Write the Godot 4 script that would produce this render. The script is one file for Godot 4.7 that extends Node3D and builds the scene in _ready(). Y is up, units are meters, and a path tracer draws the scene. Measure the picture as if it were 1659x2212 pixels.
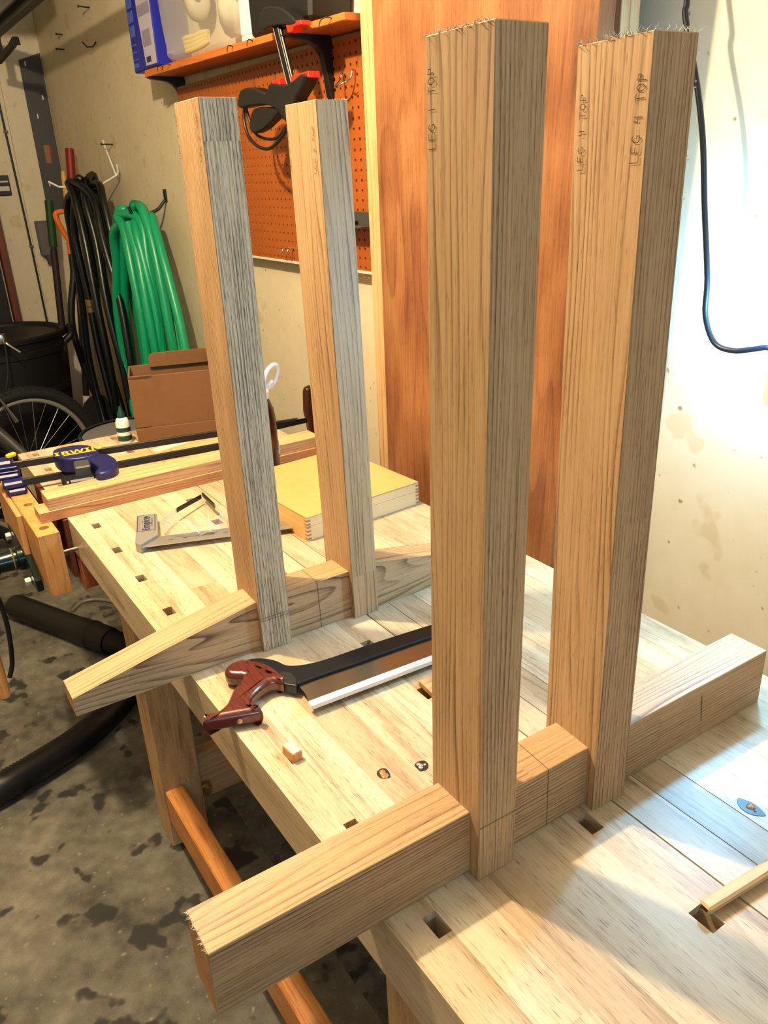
extends Node3D
# A garage workbench with two cross-lapped leg frames standing on it.
# Axes: y = 0 is the bench top, +x runs across the bench to the wall, -z runs along the bench away from the camera.

const FLOOR := -0.80
const WALL := 0.75
const BACK := -4.30
var M := {}
var T := {}
var used := {}

func _ready() -> void:
	camera_and_light()
	make_textures()
	make_materials()
	build_room()
	build_bench()
	build_frames()
	build_bench_top_things()
	build_far_bench_things()
	build_wall_things()
	build_floor_things()

# ---------------------------------------------------------------- camera, light
func camera_and_light() -> void:
	var cam := Camera3D.new()
	cam.name = "camera"
	cam.position = Vector3(-0.3697, 0.6334, 0.4446)
	cam.rotation = Vector3(-0.4067, -0.5723, -0.0430)
	cam.fov = rad_to_deg(2.0 * atan(1106.0 / 1712.9))
	cam.near = 0.02
	cam.far = 60.0
	add_child(cam)
	cam.current = true
	var we := WorldEnvironment.new()
	we.name = "environment"
	var e := Environment.new()
	e.background_mode = Environment.BG_COLOR
	e.background_color = Color(0.02, 0.02, 0.025)
	e.tonemap_mode = Environment.TONE_MAPPER_LINEAR
	e.tonemap_exposure = 1.0
	e.sdfgi_enabled = true
	e.ssao_enabled = true
	e.ssil_enabled = true
	we.environment = e
	add_child(we)

const WARM_AT := Vector3(-0.31, 1.50, -0.954)
const WARM_COLOR := Color(1.0, 0.90, 0.73)
const WARM_POWER := 4.1
const FILL_COLOR := Color(0.60, 0.84, 1.0)
const FILL_POWER := 2.3
const COOL_AT := Vector3(0.66, 0.41, -0.150)
const COOL_COLOR := Color(0.45, 0.77, 1.0)
const COOL_POWER := 0.47

func lamp_light(at: Vector3, col: Color, power: float, size: float, called: String, parent: Node3D) -> void:
	var l := OmniLight3D.new()
	l.name = called
	l.light_color = col
	l.light_energy = power
	l.light_size = size
	l.omni_range = 14.0
	l.omni_attenuation = 2.0
	l.shadow_enabled = true
	l.position = at - parent.position
	parent.add_child(l)

# ---------------------------------------------------------------- mesh builder
class MB:
	var surf := {}
	var mat: Material
	func _init(m: Material = null) -> void:
		mat = m
	func add(p: Vector3, q: Vector3, r: Vector3, np: Vector3, nq: Vector3, nr: Vector3, up: Vector2, uq: Vector2, ur: Vector2) -> void:
		if not surf.has(mat):
			surf[mat] = [PackedVector3Array(), PackedVector3Array(), PackedVector2Array()]
		var s: Array = surf[mat]
		if (q - p).cross(r - p).dot(np + nq + nr) > 0.0:
			s[0].append_array(PackedVector3Array([p, r, q]))
			s[1].append_array(PackedVector3Array([np, nr, nq]))
			s[2].append_array(PackedVector2Array([up, ur, uq]))
		else:
			s[0].append_array(PackedVector3Array([p, q, r]))
			s[1].append_array(PackedVector3Array([np, nq, nr]))
			s[2].append_array(PackedVector2Array([up, uq, ur]))
	# flat quad a b c d facing n, uv in metres
	func quad(a: Vector3, b: Vector3, c: Vector3, d: Vector3, n: Vector3, ua: Vector2, ub: Vector2, uc: Vector2, ud: Vector2) -> void:
		add(a, b, c, n, n, n, ua, ub, uc)
		add(a, c, d, n, n, n, ua, uc, ud)
	func flat(a: Vector3, b: Vector3, c: Vector3, n: Vector3) -> void:
		add(a, b, c, n, n, n, Vector2(a.x, a.z), Vector2(b.x, b.z), Vector2(c.x, c.z))
	# eight corners, index = x + 2 y + 4 z; grain 0/1/2 = the axis the texture's v runs along
	func hexa(c: Array, grain: int, off: Vector2, ch: float, mats := {}) -> void:
		var base := mat
		var mid := Vector3.ZERO
		for p: Vector3 in c:
			mid += p / 8.0
		var v := [[], [], []]
		for i in 8:
			var d := [Vector3.ZERO, Vector3.ZERO, Vector3.ZERO]
			for k in 3:
				d[k] = (c[i ^ (1 << k)] - c[i]).normalized() * ch
			for k in 3:
				v[k].append(c[i] + d[(k + 1) % 3] + d[(k + 2) % 3])
		for k in 3:
			var a: int = (k + 1) % 3
			var b: int = (k + 2) % 3
			if b == grain:
				pass
			elif a == grain:
				var t := a
				a = b
				b = t
			for s in 2:
				var i0: int = s << k
				var ids := [i0, i0 | (1 << a), i0 | (1 << a) | (1 << b), i0 | (1 << b)]
				var p0: Vector3 = v[k][ids[0]]
				var p1: Vector3 = v[k][ids[1]]
				var p2: Vector3 = v[k][ids[2]]
				var p3: Vector3 = v[k][ids[3]]
				var n := (p1 - p0).cross(p3 - p0).normalized()
				if n.dot((p0 + p2) * 0.5 - mid) < 0.0:
					n = -n
				var key: String = "xyz"[k] + str(s)
				mat = mats.get(key, mats.get("end", base) if k == grain else base)
				var o := off + Vector2(0.031 * k + 0.053 * s, 0.17 * k + 0.29 * s)
				var w := (p1 - p0).length()
				var h := (p3 - p0).length()
				quad(p0, p1, p2, p3, n, o, o + Vector2(w, 0), o + Vector2(w, h), o + Vector2(0, h))
		mat = base
		if ch <= 0.0:
			return
		for m in 3:
			var a: int = (m + 1) % 3
			var b: int = (m + 2) % 3
			for sa in 2:
				for sb in 2:
					var i0: int = (sa << a) | (sb << b)
					var i1: int = i0 | (1 << m)
					var p0: Vector3 = v[a][i0]
					var p1: Vector3 = v[a][i1]
					var p2: Vector3 = v[b][i1]
					var p3: Vector3 = v[b][i0]
					var n := (p1 - p0).cross(p3 - p0).normalized()
					if n.dot((p0 + p2) * 0.5 - mid) < 0.0:
						n = -n
					var l := (p1 - p0).length()
					quad(p0, p1, p2, p3, n, off, off + Vector2(0, l), off + Vector2(ch, l), off + Vector2(ch, 0))
		for i in 8:
			var n: Vector3 = v[0][i] + v[1][i] + v[2][i] - mid * 3.0
			var q: Vector3 = (v[1][i] - v[0][i]).cross(v[2][i] - v[0][i]).normalized()
			if q.dot(n) < 0.0:
				q = -q
			add(v[0][i], v[1][i], v[2][i], q, q, q, off, off, off)
	func box(lo: Vector3, hi: Vector3, grain := 2, off := Vector2.ZERO, ch := 0.0, mats := {}) -> void:
		var c := []
		for i in 8:
			c.append(Vector3(hi.x if i & 1 else lo.x, hi.y if i & 2 else lo.y, hi.z if i & 4 else lo.z))
		hexa(c, grain, off, ch, mats)
	# box of a size placed by a transform (centre at its origin)
	func obox(xf: Transform3D, size: Vector3, grain := 0, off := Vector2.ZERO, ch := 0.0, mats := {}) -> void:
		var c := []
		for i in 8:
			c.append(xf * (Vector3(1 if i & 1 else -1, 1 if i & 2 else -1, 1 if i & 4 else -1) * size * 0.5))
		hexa(c, grain, off, ch, mats)
	# tube along a path; r a number or one radius per point
	func tube(path: PackedVector3Array, r, sides := 10, closed := false, caps := true) -> void:
		var n := path.size()
		var rings := []
		var nor := []
		var side := Vector3.ZERO
		var len_at := PackedFloat32Array()
		var total := 0.0
		for i in n:
			var a := path[(i - 1 + n) % n] if closed or i > 0 else path[i]
			var b := path[(i + 1) % n] if closed or i < n - 1 else path[i]
			var t := (b - a).normalized()
			if i == 0:
				side = t.cross(Vector3.UP if absf(t.y) < 0.9 else Vector3.RIGHT).normalized()
			else:
				total += path[i].distance_to(path[i - 1])
				side = (side - t * side.dot(t)).normalized()
			len_at.append(total)
			var up := t.cross(side)
			var rr: float = r[i] if r is Array or r is PackedFloat32Array else r
			var ring := PackedVector3Array()
			var rn := PackedVector3Array()
			for k in sides:
				var ang := TAU * k / sides
				var d := side * cos(ang) + up * sin(ang)
				ring.append(path[i] + d * rr)
				rn.append(d)
			rings.append(ring)
			nor.append(rn)
		var last := n if closed else n - 1
		for i in last:
			var j := (i + 1) % n
			var shift := 0
			if j == 0:
				var best := 1e9
				for k in sides:
					var dd: float = nor[0][k].distance_to(nor[i][0])
					if dd < best:
						best = dd
						shift = k
			var lj := len_at[j] if j > 0 else total + path[0].distance_to(path[n - 1])
			for k in sides:
				var k2 := (k + 1) % sides
				var ka := (k + shift) % sides
				var kb := (k + 1 + shift) % sides
				var u0 := float(k) / sides * 0.1
				var u1 := float(k + 1) / sides * 0.1
				add(rings[i][k], rings[i][k2], rings[j][kb], nor[i][k], nor[i][k2], nor[j][kb], Vector2(u0, len_at[i]), Vector2(u1, len_at[i]), Vector2(u1, lj))
				add(rings[i][k], rings[j][kb], rings[j][ka], nor[i][k], nor[j][kb], nor[j][ka], Vector2(u0, len_at[i]), Vector2(u1, lj), Vector2(u0, lj))
		if caps and not closed:
			for e in [0, n - 1]:
				var t: Vector3 = (path[0] - path[1]).normalized() if e == 0 else (path[n - 1] - path[n - 2]).normalized()
				for k in range(1, sides - 1):
					flat(rings[e][0], rings[e][k], rings[e][k + 1], t)
	# profile of (radius, height) turned about the transform's y axis
	func lathe(profile: PackedVector2Array, sides: int, xf: Transform3D) -> void:
		var seg := PackedVector2Array()
		for i in profile.size() - 1:
			var d := profile[i + 1] - profile[i]
			seg.append(Vector2(d.y, -d.x).normalized())
		for i in profile.size() - 1:
			var a := profile[i]
			var b := profile[i + 1]
			var na := seg[i]
			var nb := seg[i]
			if i > 0 and seg[i - 1].dot(seg[i]) > 0.8:
				na = (seg[i - 1] + seg[i]).normalized()
			if i < seg.size() - 1 and seg[i + 1].dot(seg[i]) > 0.8:
				nb = (seg[i + 1] + seg[i]).normalized()
			for k in sides:
				var t0 := TAU * k / sides
				var t1 := TAU * (k + 1) / sides
				var c0 := Vector3(cos(t0), 0, sin(t0))
				var c1 := Vector3(cos(t1), 0, sin(t1))
				var pa := xf * (c0 * a.x + Vector3.UP * a.y)
				var pb := xf * (c1 * a.x + Vector3.UP * a.y)
				var pc := xf * (c1 * b.x + Vector3.UP * b.y)
				var pd := xf * (c0 * b.x + Vector3.UP * b.y)
				var n0a := (xf.basis * (c0 * na.x + Vector3.UP * na.y)).normalized()
				var n1a := (xf.basis * (c1 * na.x + Vector3.UP * na.y)).normalized()
				var n0b := (xf.basis * (c0 * nb.x + Vector3.UP * nb.y)).normalized()
				var n1b := (xf.basis * (c1 * nb.x + Vector3.UP * nb.y)).normalized()
				var u0 := t0 * 0.05
				var u1 := t1 * 0.05
				if a.x > 1e-6:
					add(pa, pb, pc, n0a, n1a, n1b, Vector2(u0, a.y), Vector2(u1, a.y), Vector2(u1, b.y))
				if b.x > 1e-6:
					add(pa, pc, pd, n0a, n1b, n0b, Vector2(u0, a.y), Vector2(u1, b.y), Vector2(u0, b.y))
	# outline in the transform's x/y plane, thick along its z from 0 to depth, edges rounded by r
	func slab(poly_in: PackedVector2Array, depth: float, r: float, xf: Transform3D, steps := 3, uvs := 1.0) -> void:
		var poly := poly_in
		if Geometry2D.is_polygon_clockwise(poly):
			poly = poly.duplicate()
			poly.reverse()
		var n := poly.size()
		var nrm := PackedVector2Array()
		var sharp := []
		for i in n:
			var d0 := (poly[i] - poly[(i - 1 + n) % n]).normalized()
			var d1 := (poly[(i + 1) % n] - poly[i]).normalized()
			var m := (Vector2(d0.y, -d0.x) + Vector2(d1.y, -d1.x)).normalized()
			nrm.append(m / maxf(0.5, m.dot(Vector2(d0.y, -d0.x))))
			sharp.append(d0.dot(d1) < 0.8)
		var lay := []
		if r <= 0.0:
			lay = [[0.0, 0.0, 0.0], [0.0, depth, 0.0]]
		else:
			for k in steps + 1:
				var a := PI * 0.5 * k / steps
				lay.append([r * (1.0 - sin(a)), r * (1.0 - cos(a)), -cos(a)])
			for k in steps + 1:
				var a := PI * 0.5 * k / steps
				lay.append([r * (1.0 - cos(a)), depth - r * (1.0 - sin(a)), sin(a)])
		for j in lay.size() - 1:
			for i in n:
				var i2 := (i + 1) % n
				var d1 := (poly[i2] - poly[i]).normalized()
				var face := Vector2(d1.y, -d1.x)
				var na: Vector2 = face if sharp[i] else nrm[i].normalized()
				var nb: Vector2 = face if sharp[i2] else nrm[i2].normalized()
				var q := []
				var m := []
				for s in [[i, j, na], [i2, j, nb], [i2, j + 1, nb], [i, j + 1, na]]:
					var l: Array = lay[s[1]]
					var p2: Vector2 = poly[s[0]] - nrm[s[0]] * l[0]
					q.append(Vector3(p2.x, p2.y, l[1]))
					var h := sqrt(maxf(0.0, 1.0 - l[2] * l[2]))
					m.append((xf.basis * Vector3(s[2].x * h, s[2].y * h, l[2])).normalized())
				var uv := []
				for p: Vector3 in q:
					uv.append(Vector2(p.x + p.z * 0.7, p.y + p.z * 0.7) * uvs)
				add(xf * q[0], xf * q[1], xf * q[2], m[0], m[1], m[2], uv[0], uv[1], uv[2])
				add(xf * q[0], xf * q[2], xf * q[3], m[0], m[2], m[3], uv[0], uv[2], uv[3])
		for s in 2:
			var l: Array = lay[0] if s == 0 else lay[lay.size() - 1]
			var cap := PackedVector2Array()
			for i in n:
				cap.append(poly[i] - nrm[i] * l[0])
			var ids := Geometry2D.triangulate_polygon(cap)
			if ids.is_empty():
				ids = Geometry2D.triangulate_polygon(poly)
			var nn := (xf.basis * Vector3(0, 0, -1 if s == 0 else 1)).normalized()
			for t in ids.size() / 3:
				var a := cap[ids[t * 3]]
				var b := cap[ids[t * 3 + 1]]
				var c := cap[ids[t * 3 + 2]]
				add(xf * Vector3(a.x, a.y, l[1]), xf * Vector3(b.x, b.y, l[1]), xf * Vector3(c.x, c.y, l[1]), nn, nn, nn, a * uvs, b * uvs, c * uvs)
	func mesh() -> ArrayMesh:
		var m := ArrayMesh.new()
		for k in surf:
			var a := []
			a.resize(Mesh.ARRAY_MAX)
			a[Mesh.ARRAY_VERTEX] = surf[k][0]
			a[Mesh.ARRAY_NORMAL] = surf[k][1]
			a[Mesh.ARRAY_TEX_UV] = surf[k][2]
			m.add_surface_from_arrays(Mesh.PRIMITIVE_TRIANGLES, a)
			m.surface_set_material(m.get_surface_count() - 1, k)
		return m

# ---------------------------------------------------------------- scene helpers
func numbered(called: String) -> String:
	if not used.has(called):
		used[called] = 0
		return called
	used[called] += 1
	return "%s_%03d" % [called, used[called]]

func child_name(parent: Node, called: String) -> String:
	if not parent.has_node(called):
		return called
	var i := 1
	while parent.has_node("%s_%03d" % [called, i]):
		i += 1
	return "%s_%03d" % [called, i]

func tag(o: Node3D, label: String, category: String, group := "") -> void:
	o.set_meta("label", label)
	o.set_meta("category", category)
	if group != "":
		o.set_meta("group", group)

func thing(called: String, label: String, category: String, at: Vector3, group := "") -> Node3D:
	var o := Node3D.new()
	o.name = numbered(called)
	o.position = at
	add_child(o)
	tag(o, label, category, group)
	return o

# parts are modelled in world coordinates and moved back under their thing
func part(parent: Node3D, called: String, mb: MB, label := "") -> MeshInstance3D:
	var o := MeshInstance3D.new()
	o.name = child_name(parent, called)
	o.mesh = mb.mesh()
	o.position = -parent.position if parent.get_parent() == self else Vector3.ZERO
	parent.add_child(o)
	if label != "":
		o.set_meta("label", label)
	return o

func single(called: String, mb: MB, label: String, category: String, group := "") -> MeshInstance3D:
	var o := MeshInstance3D.new()
	o.name = numbered(called)
	o.mesh = mb.mesh()
	add_child(o)
	tag(o, label, category, group)
	return o

func struct(called: String, mb: MB) -> MeshInstance3D:
	var o := MeshInstance3D.new()
	o.name = called
	o.mesh = mb.mesh()
	o.set_meta("kind", "structure")
	add_child(o)
	return o

func frame_at(at: Vector3, x_dir: Vector3, up := Vector3.UP) -> Transform3D:
	var x := x_dir.normalized()
	var z := x.cross(up).normalized()
	return Transform3D(Basis(x, z.cross(x), z), at)

func flat_frame(y: float) -> Transform3D:   # 2D (x, z) outline lying level, thickness upwards from y
	return Transform3D(Basis(Vector3(1, 0, 0), Vector3(0, 0, 1), Vector3(0, 1, 0)), Vector3(0, y, 0))

func wall_frame(x: float) -> Transform3D:    # 2D (z, y) outline upright parallel to the wall, thickness towards the room
	return Transform3D(Basis(Vector3(0, 0, 1), Vector3(0, 1, 0), Vector3(-1, 0, 0)), Vector3(x, 0, 0))

func curve(pts: Array, per := 6, closed := false) -> PackedVector3Array:
	var out := PackedVector3Array()
	var n := pts.size()
	var last := n if closed else n - 1
	for i in last:
		var p0: Vector3 = pts[(i - 1 + n) % n] if closed or i > 0 else pts[0] * 2.0 - pts[1]
		var p1: Vector3 = pts[i]
		var p2: Vector3 = pts[(i + 1) % n]
		var p3: Vector3 = pts[(i + 2) % n] if closed or i < n - 2 else pts[n - 1] * 2.0 - pts[n - 2]
		for k in per:
			var t := float(k) / per
			out.append(0.5 * (2.0 * p1 + (p2 - p0) * t + (2.0 * p0 - 5.0 * p1 + 4.0 * p2 - p3) * t * t + (3.0 * p1 - p0 - 3.0 * p2 + p3) * t * t * t))
	if not closed:
		out.append(pts[n - 1])
	return out

func curve2(pts: Array, per := 4) -> PackedVector2Array:
	var p3 := []
	for p: Vector2 in pts:
		p3.append(Vector3(p.x, p.y, 0))
	var out := PackedVector2Array()
	for p in curve(p3, per, true):
		var q := Vector2(p.x, p.y)
		if out.is_empty() or out[out.size() - 1].distance_to(q) > 1e-4:
			out.append(q)
	return out

func rod(mb: MB, a: Vector3, b: Vector3, r: float, sides := 12) -> void:
	mb.tube(PackedVector3Array([a, b]), r, sides)

func outline(a: Array) -> PackedVector2Array:
	var out := PackedVector2Array()
	for p in a:
		out.append(Vector2(p[0], p[1]))
	return out

# ---------------------------------------------------------------- textures
func noise_bytes(w: int, h: int, sx: int, sy: int, seed_: int, freq := 0.05, oct := 3) -> PackedByteArray:
	var f := FastNoiseLite.new()
	f.seed = seed_
	f.noise_type = FastNoiseLite.TYPE_SIMPLEX_SMOOTH
	f.frequency = freq
	f.fractal_type = FastNoiseLite.FRACTAL_FBM if oct > 1 else FastNoiseLite.FRACTAL_NONE
	f.fractal_octaves = oct
	var im := f.get_image(maxi(2, w / sx), maxi(2, h / sy))
	if im.get_format() != Image.FORMAT_L8:
		im.convert(Image.FORMAT_L8)
	im.resize(w, h, Image.INTERPOLATE_CUBIC)
	return im.get_data()

func ramp_lut(cols: Array) -> PackedByteArray:
	var out := PackedByteArray()
	for i in 256:
		var t := float(i) / 255.0 * (cols.size() - 1)
		var k := mini(int(t), cols.size() - 2)
		var c: Color = (cols[k] as Color).lerp(cols[k + 1], t - k)
		out.append(int(clampf(c.r, 0, 1) * 255))
		out.append(int(clampf(c.g, 0, 1) * 255))
		out.append(int(clampf(c.b, 0, 1) * 255))
	return out

# wood: growth rings cut straight (rift) or arched (cathedral), fine fibre streaks and short pores
func wood(w: int, h: int, seed_: int, s: Dictionary) -> Texture2D:
	var warp := noise_bytes(w, h, 3, 24, seed_, 0.03, 2)
	var streak := noise_bytes(w, h, 1, 40, seed_ + 1, 0.23, 3)
	var pore := noise_bytes(w, h, 1, 7, seed_ + 2, 0.32, 2)
	var blot := noise_bytes(w, h, 6, 12, seed_ + 3, 0.05, 3)
	var band := noise_bytes(w, h, 6, 64, seed_ + 4, 0.09, 2)
	var lut := ramp_lut(s.cols)
	var rings: float = s.rings
	var arch: bool = s.get("arch", false)
	var cx: float = s.get("cx", 0.0)
	var k: float = s.get("k", 1.0)
	var v0: float = s.get("v0", 0.5)
	var slope: float = s.get("slope", 0.0)
	var wa: float = s.get("warp", 0.05) / 255.0
	var ra: float = s.get("ring", 0.5) * 255.0
	var sa: float = s.get("streak", 0.35)
	var pa: float = s.get("pore", 0.3)
	var ba: float = s.get("blot", 0.2)
	var base: float = s.get("base", 40.0)
	var sharp: float = s.get("sharp", 3.0)
	var lo: int = s.get("pore_at", 165)
	var out := PackedByteArray()
	out.resize(w * h * 3)
	var i := 0
	var o := 0
	for y in h:
		var v := float(y) / h
		var dv := k * (v - v0)
		dv *= dv
		var sv := slope * v
		for x in w:
			var u := float(x) / w - 0.5 - cx
			var r := sqrt(u * u + dv) if arch else u + sv
			var t := rings * (r + wa * (warp[i] - 128))
			var f := t - floorf(t)
			var ring := pow(f, sharp)
			if f > 0.93:
				ring *= (1.0 - f) / 0.07
			ring *= 0.25 + band[i] * 0.0059
			var val := base + ra * ring + sa * (streak[i] - 128) + ba * (blot[i] - 128)
			var p := pore[i] - lo
			if p > 0:
				val += pa * p
			var c := clampi(int(val), 0, 255) * 3
			out[o] = lut[c]
			out[o + 1] = lut[c + 1]
			out[o + 2] = lut[c + 2]
			i += 1
			o += 3
	return as_texture(w, h, out)

func as_texture(w: int, h: int, data: PackedByteArray) -> Texture2D:
	var im := Image.create_from_data(w, h, false, Image.FORMAT_RGB8, data)
	return ImageTexture.create_from_image(im)

# blotchy surface: three scales of noise through a colour ramp, with specks of another colour
func blotchy(w: int, h: int, seed_: int, cols: Array, amp: Vector3, speck := Color.BLACK, speck_at := 255, dark := Color.BLACK, dark_at := 255) -> Texture2D:
	var a := noise_bytes(w, h, 8, 8, seed_, 0.035, 3)
	var b := noise_bytes(w, h, 2, 2, seed_ + 1, 0.06, 3)
	var c := noise_bytes(w, h, 1, 1, seed_ + 2, 0.4, 2)
	var d := noise_bytes(w, h, 2, 2, seed_ + 3, 0.14, 2)
	var e := noise_bytes(w, h, 4, 4, seed_ + 4, 0.045, 4)
	var lut := ramp_lut(cols)
	var out := PackedByteArray()
	out.resize(w * h * 3)
	var o := 0
	for i in w * h:
		var v := 128.0 + amp.x * (a[i] - 128) + amp.y * (b[i] - 128) + amp.z * (c[i] - 128)
		var q := clampi(int(v), 0, 255) * 3
		var r := float(lut[q])
		var g := float(lut[q + 1])
		var bl := float(lut[q + 2])
		if d[i] > speck_at:
			var m := minf(1.0, (d[i] - speck_at) / 14.0)
			r = lerpf(r, speck.r * 255.0, m)
			g = lerpf(g, speck.g * 255.0, m)
			bl = lerpf(bl, speck.b * 255.0, m)
		if e[i] > dark_at:
			var m := minf(0.85, (e[i] - dark_at) / 22.0)
			r = lerpf(r, dark.r * 255.0, m)
			g = lerpf(g, dark.g * 255.0, m)
			bl = lerpf(bl, dark.b * 255.0, m)
		out[o] = int(r)
		out[o + 1] = int(g)
		out[o + 2] = int(bl)
		o += 3
	return as_texture(w, h, out)

func make_textures() -> void:
	var ash := [Color(0.76, 0.63, 0.47), Color(0.69, 0.55, 0.39), Color(0.52, 0.385, 0.26), Color(0.33, 0.23, 0.15)]
	T.rift = wood(320, 2048, 11, {"cols": ash, "rings": 34.0, "warp": 0.05, "ring": 0.5, "streak": 0.45, "pore": 1.2, "base": 62.0})
	T.rift_wide = wood(320, 2048, 23, {"cols": ash, "rings": 21.0, "warp": 0.10, "slope": 0.12, "ring": 0.5, "streak": 0.40, "pore": 1.2, "base": 55.0, "sharp": 4.0})
	T.arch = wood(384, 2048, 37, {"cols": ash, "rings": 24.0, "arch": true, "cx": -0.12, "k": 1.1, "v0": 0.30, "warp": 0.11, "ring": 0.55, "streak": 0.4, "pore": 1.0, "base": 58.0})
	T.rough = wood(320, 2048, 41, {"cols": [Color(0.80, 0.71, 0.58), Color(0.72, 0.63, 0.50), Color(0.50, 0.43, 0.33), Color(0.28, 0.23, 0.17)], "rings": 30.0, "warp": 0.04, "ring": 0.6, "streak": 0.7, "pore": 1.6, "base": 58.0, "pore_at": 150})
	var maple := [Color(0.82, 0.74, 0.62), Color(0.77, 0.68, 0.55), Color(0.62, 0.52, 0.40), Color(0.38, 0.30, 0.23)]
	T.bench = wood(384, 2048, 53, {"cols": maple, "rings": 9.0, "warp": 0.22, "slope": 0.1, "ring": 0.18, "streak": 0.30, "pore": 2.6, "blot": 0.55, "base": 60.0, "pore_at": 172})
	T.bench_b = wood(384, 2048, 59, {"cols": maple, "rings": 13.0, "arch": true, "cx": 0.1, "k": 1.3, "v0": 0.3, "warp": 0.16, "ring": 0.22, "streak": 0.34, "pore": 2.4, "blot": 0.6, "base": 64.0, "pore_at": 170})
	T.lauan = wood(512, 2048, 67, {"cols": [Color(0.66, 0.44, 0.28), Color(0.58, 0.36, 0.22), Color(0.48, 0.28, 0.17), Color(0.34, 0.19, 0.11)], "rings": 11.0, "arch": true, "cx": 0.08, "k": 0.5, "v0": -0.15, "warp": 0.24, "ring": 0.32, "streak": 0.45, "pore": 1.2, "blot": 0.7, "base": 70.0})
	T.pine = wood(320, 2048, 71, {"cols": [Color(0.84, 0.71, 0.53), Color(0.79, 0.64, 0.45), Color(0.66, 0.48, 0.31), Color(0.46, 0.31, 0.19)], "rings": 12.0, "warp": 0.14, "slope": 0.08, "ring": 0.34, "streak": 0.35, "pore": 0.8, "blot": 0.35, "base": 48.0})
	T.rose = wood(256, 512, 83, {"cols": [Color(0.46, 0.17, 0.09), Color(0.36, 0.11, 0.06), Color(0.21, 0.06, 0.035), Color(0.08, 0.02, 0.015)], "rings": 16.0, "warp": 0.15, "ring": 0.55, "streak": 0.6, "pore": 1.6, "base": 64.0})
	T.concrete = blotchy(1024, 1024, 101, [Color(0.22, 0.20, 0.175), Color(0.36, 0.33, 0.285), Color(0.45, 0.415, 0.355), Color(0.56, 0.52, 0.46)], Vector3(0.75, 0.5, 0.22), Color(0.52, 0.47, 0.40), 206, Color(0.12, 0.11, 0.10), 178)
	T.paint = blotchy(1024, 1024, 131, [Color(0.74, 0.68, 0.55), Color(0.82, 0.77, 0.65), Color(0.85, 0.80, 0.69), Color(0.87, 0.83, 0.72)], Vector3(0.35, 0.30, 0.10), Color(0.56, 0.48, 0.34), 216, Color(0.78, 0.71, 0.57), 202)
	T.ply = blotchy(512, 512, 171, [Color(0.83, 0.72, 0.50), Color(0.87, 0.77, 0.56), Color(0.90, 0.80, 0.60)], Vector3(0.5, 0.3, 0.15))
	T.card = blotchy(256, 256, 151, [Color(0.41, 0.28, 0.16), Color(0.48, 0.33, 0.19), Color(0.52, 0.36, 0.21)], Vector3(0.3, 0.2, 0.4))
	T.end = blotchy(256, 256, 161, [Color(0.56, 0.40, 0.25), Color(0.70, 0.53, 0.34), Color(0.78, 0.61, 0.41)], Vector3(0.3, 0.4, 0.7))

# ---------------------------------------------------------------- materials
func plain(col: Color, rough := 0.6, metal := 0.0) -> StandardMaterial3D:
	var m := StandardMaterial3D.new()
	m.albedo_color = col
	m.roughness = rough
	m.metallic = metal
	return m

# a texture that spans tw metres across and tl metres along
func tex(t: Texture2D, tw: float, tl: float, tint := Color.WHITE, rough := 0.55, off := Vector2.ZERO) -> StandardMaterial3D:
	var m := plain(tint, rough)
	m.albedo_texture = t
	m.uv1_scale = Vector3(1.0 / tw, 1.0 / tl, 1)
	m.uv1_offset = Vector3(off.x, off.y, 0)
	m.texture_filter = BaseMaterial3D.TEXTURE_FILTER_LINEAR_WITH_MIPMAPS_ANISOTROPIC
	return m

func tri_tex(t: Texture2D, s: float, tint := Color.WHITE, rough := 0.6) -> StandardMaterial3D:
	var m := plain(tint, rough)
	m.albedo_texture = t
	m.uv1_triplanar = true
	m.uv1_scale = Vector3.ONE / s
	return m

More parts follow.
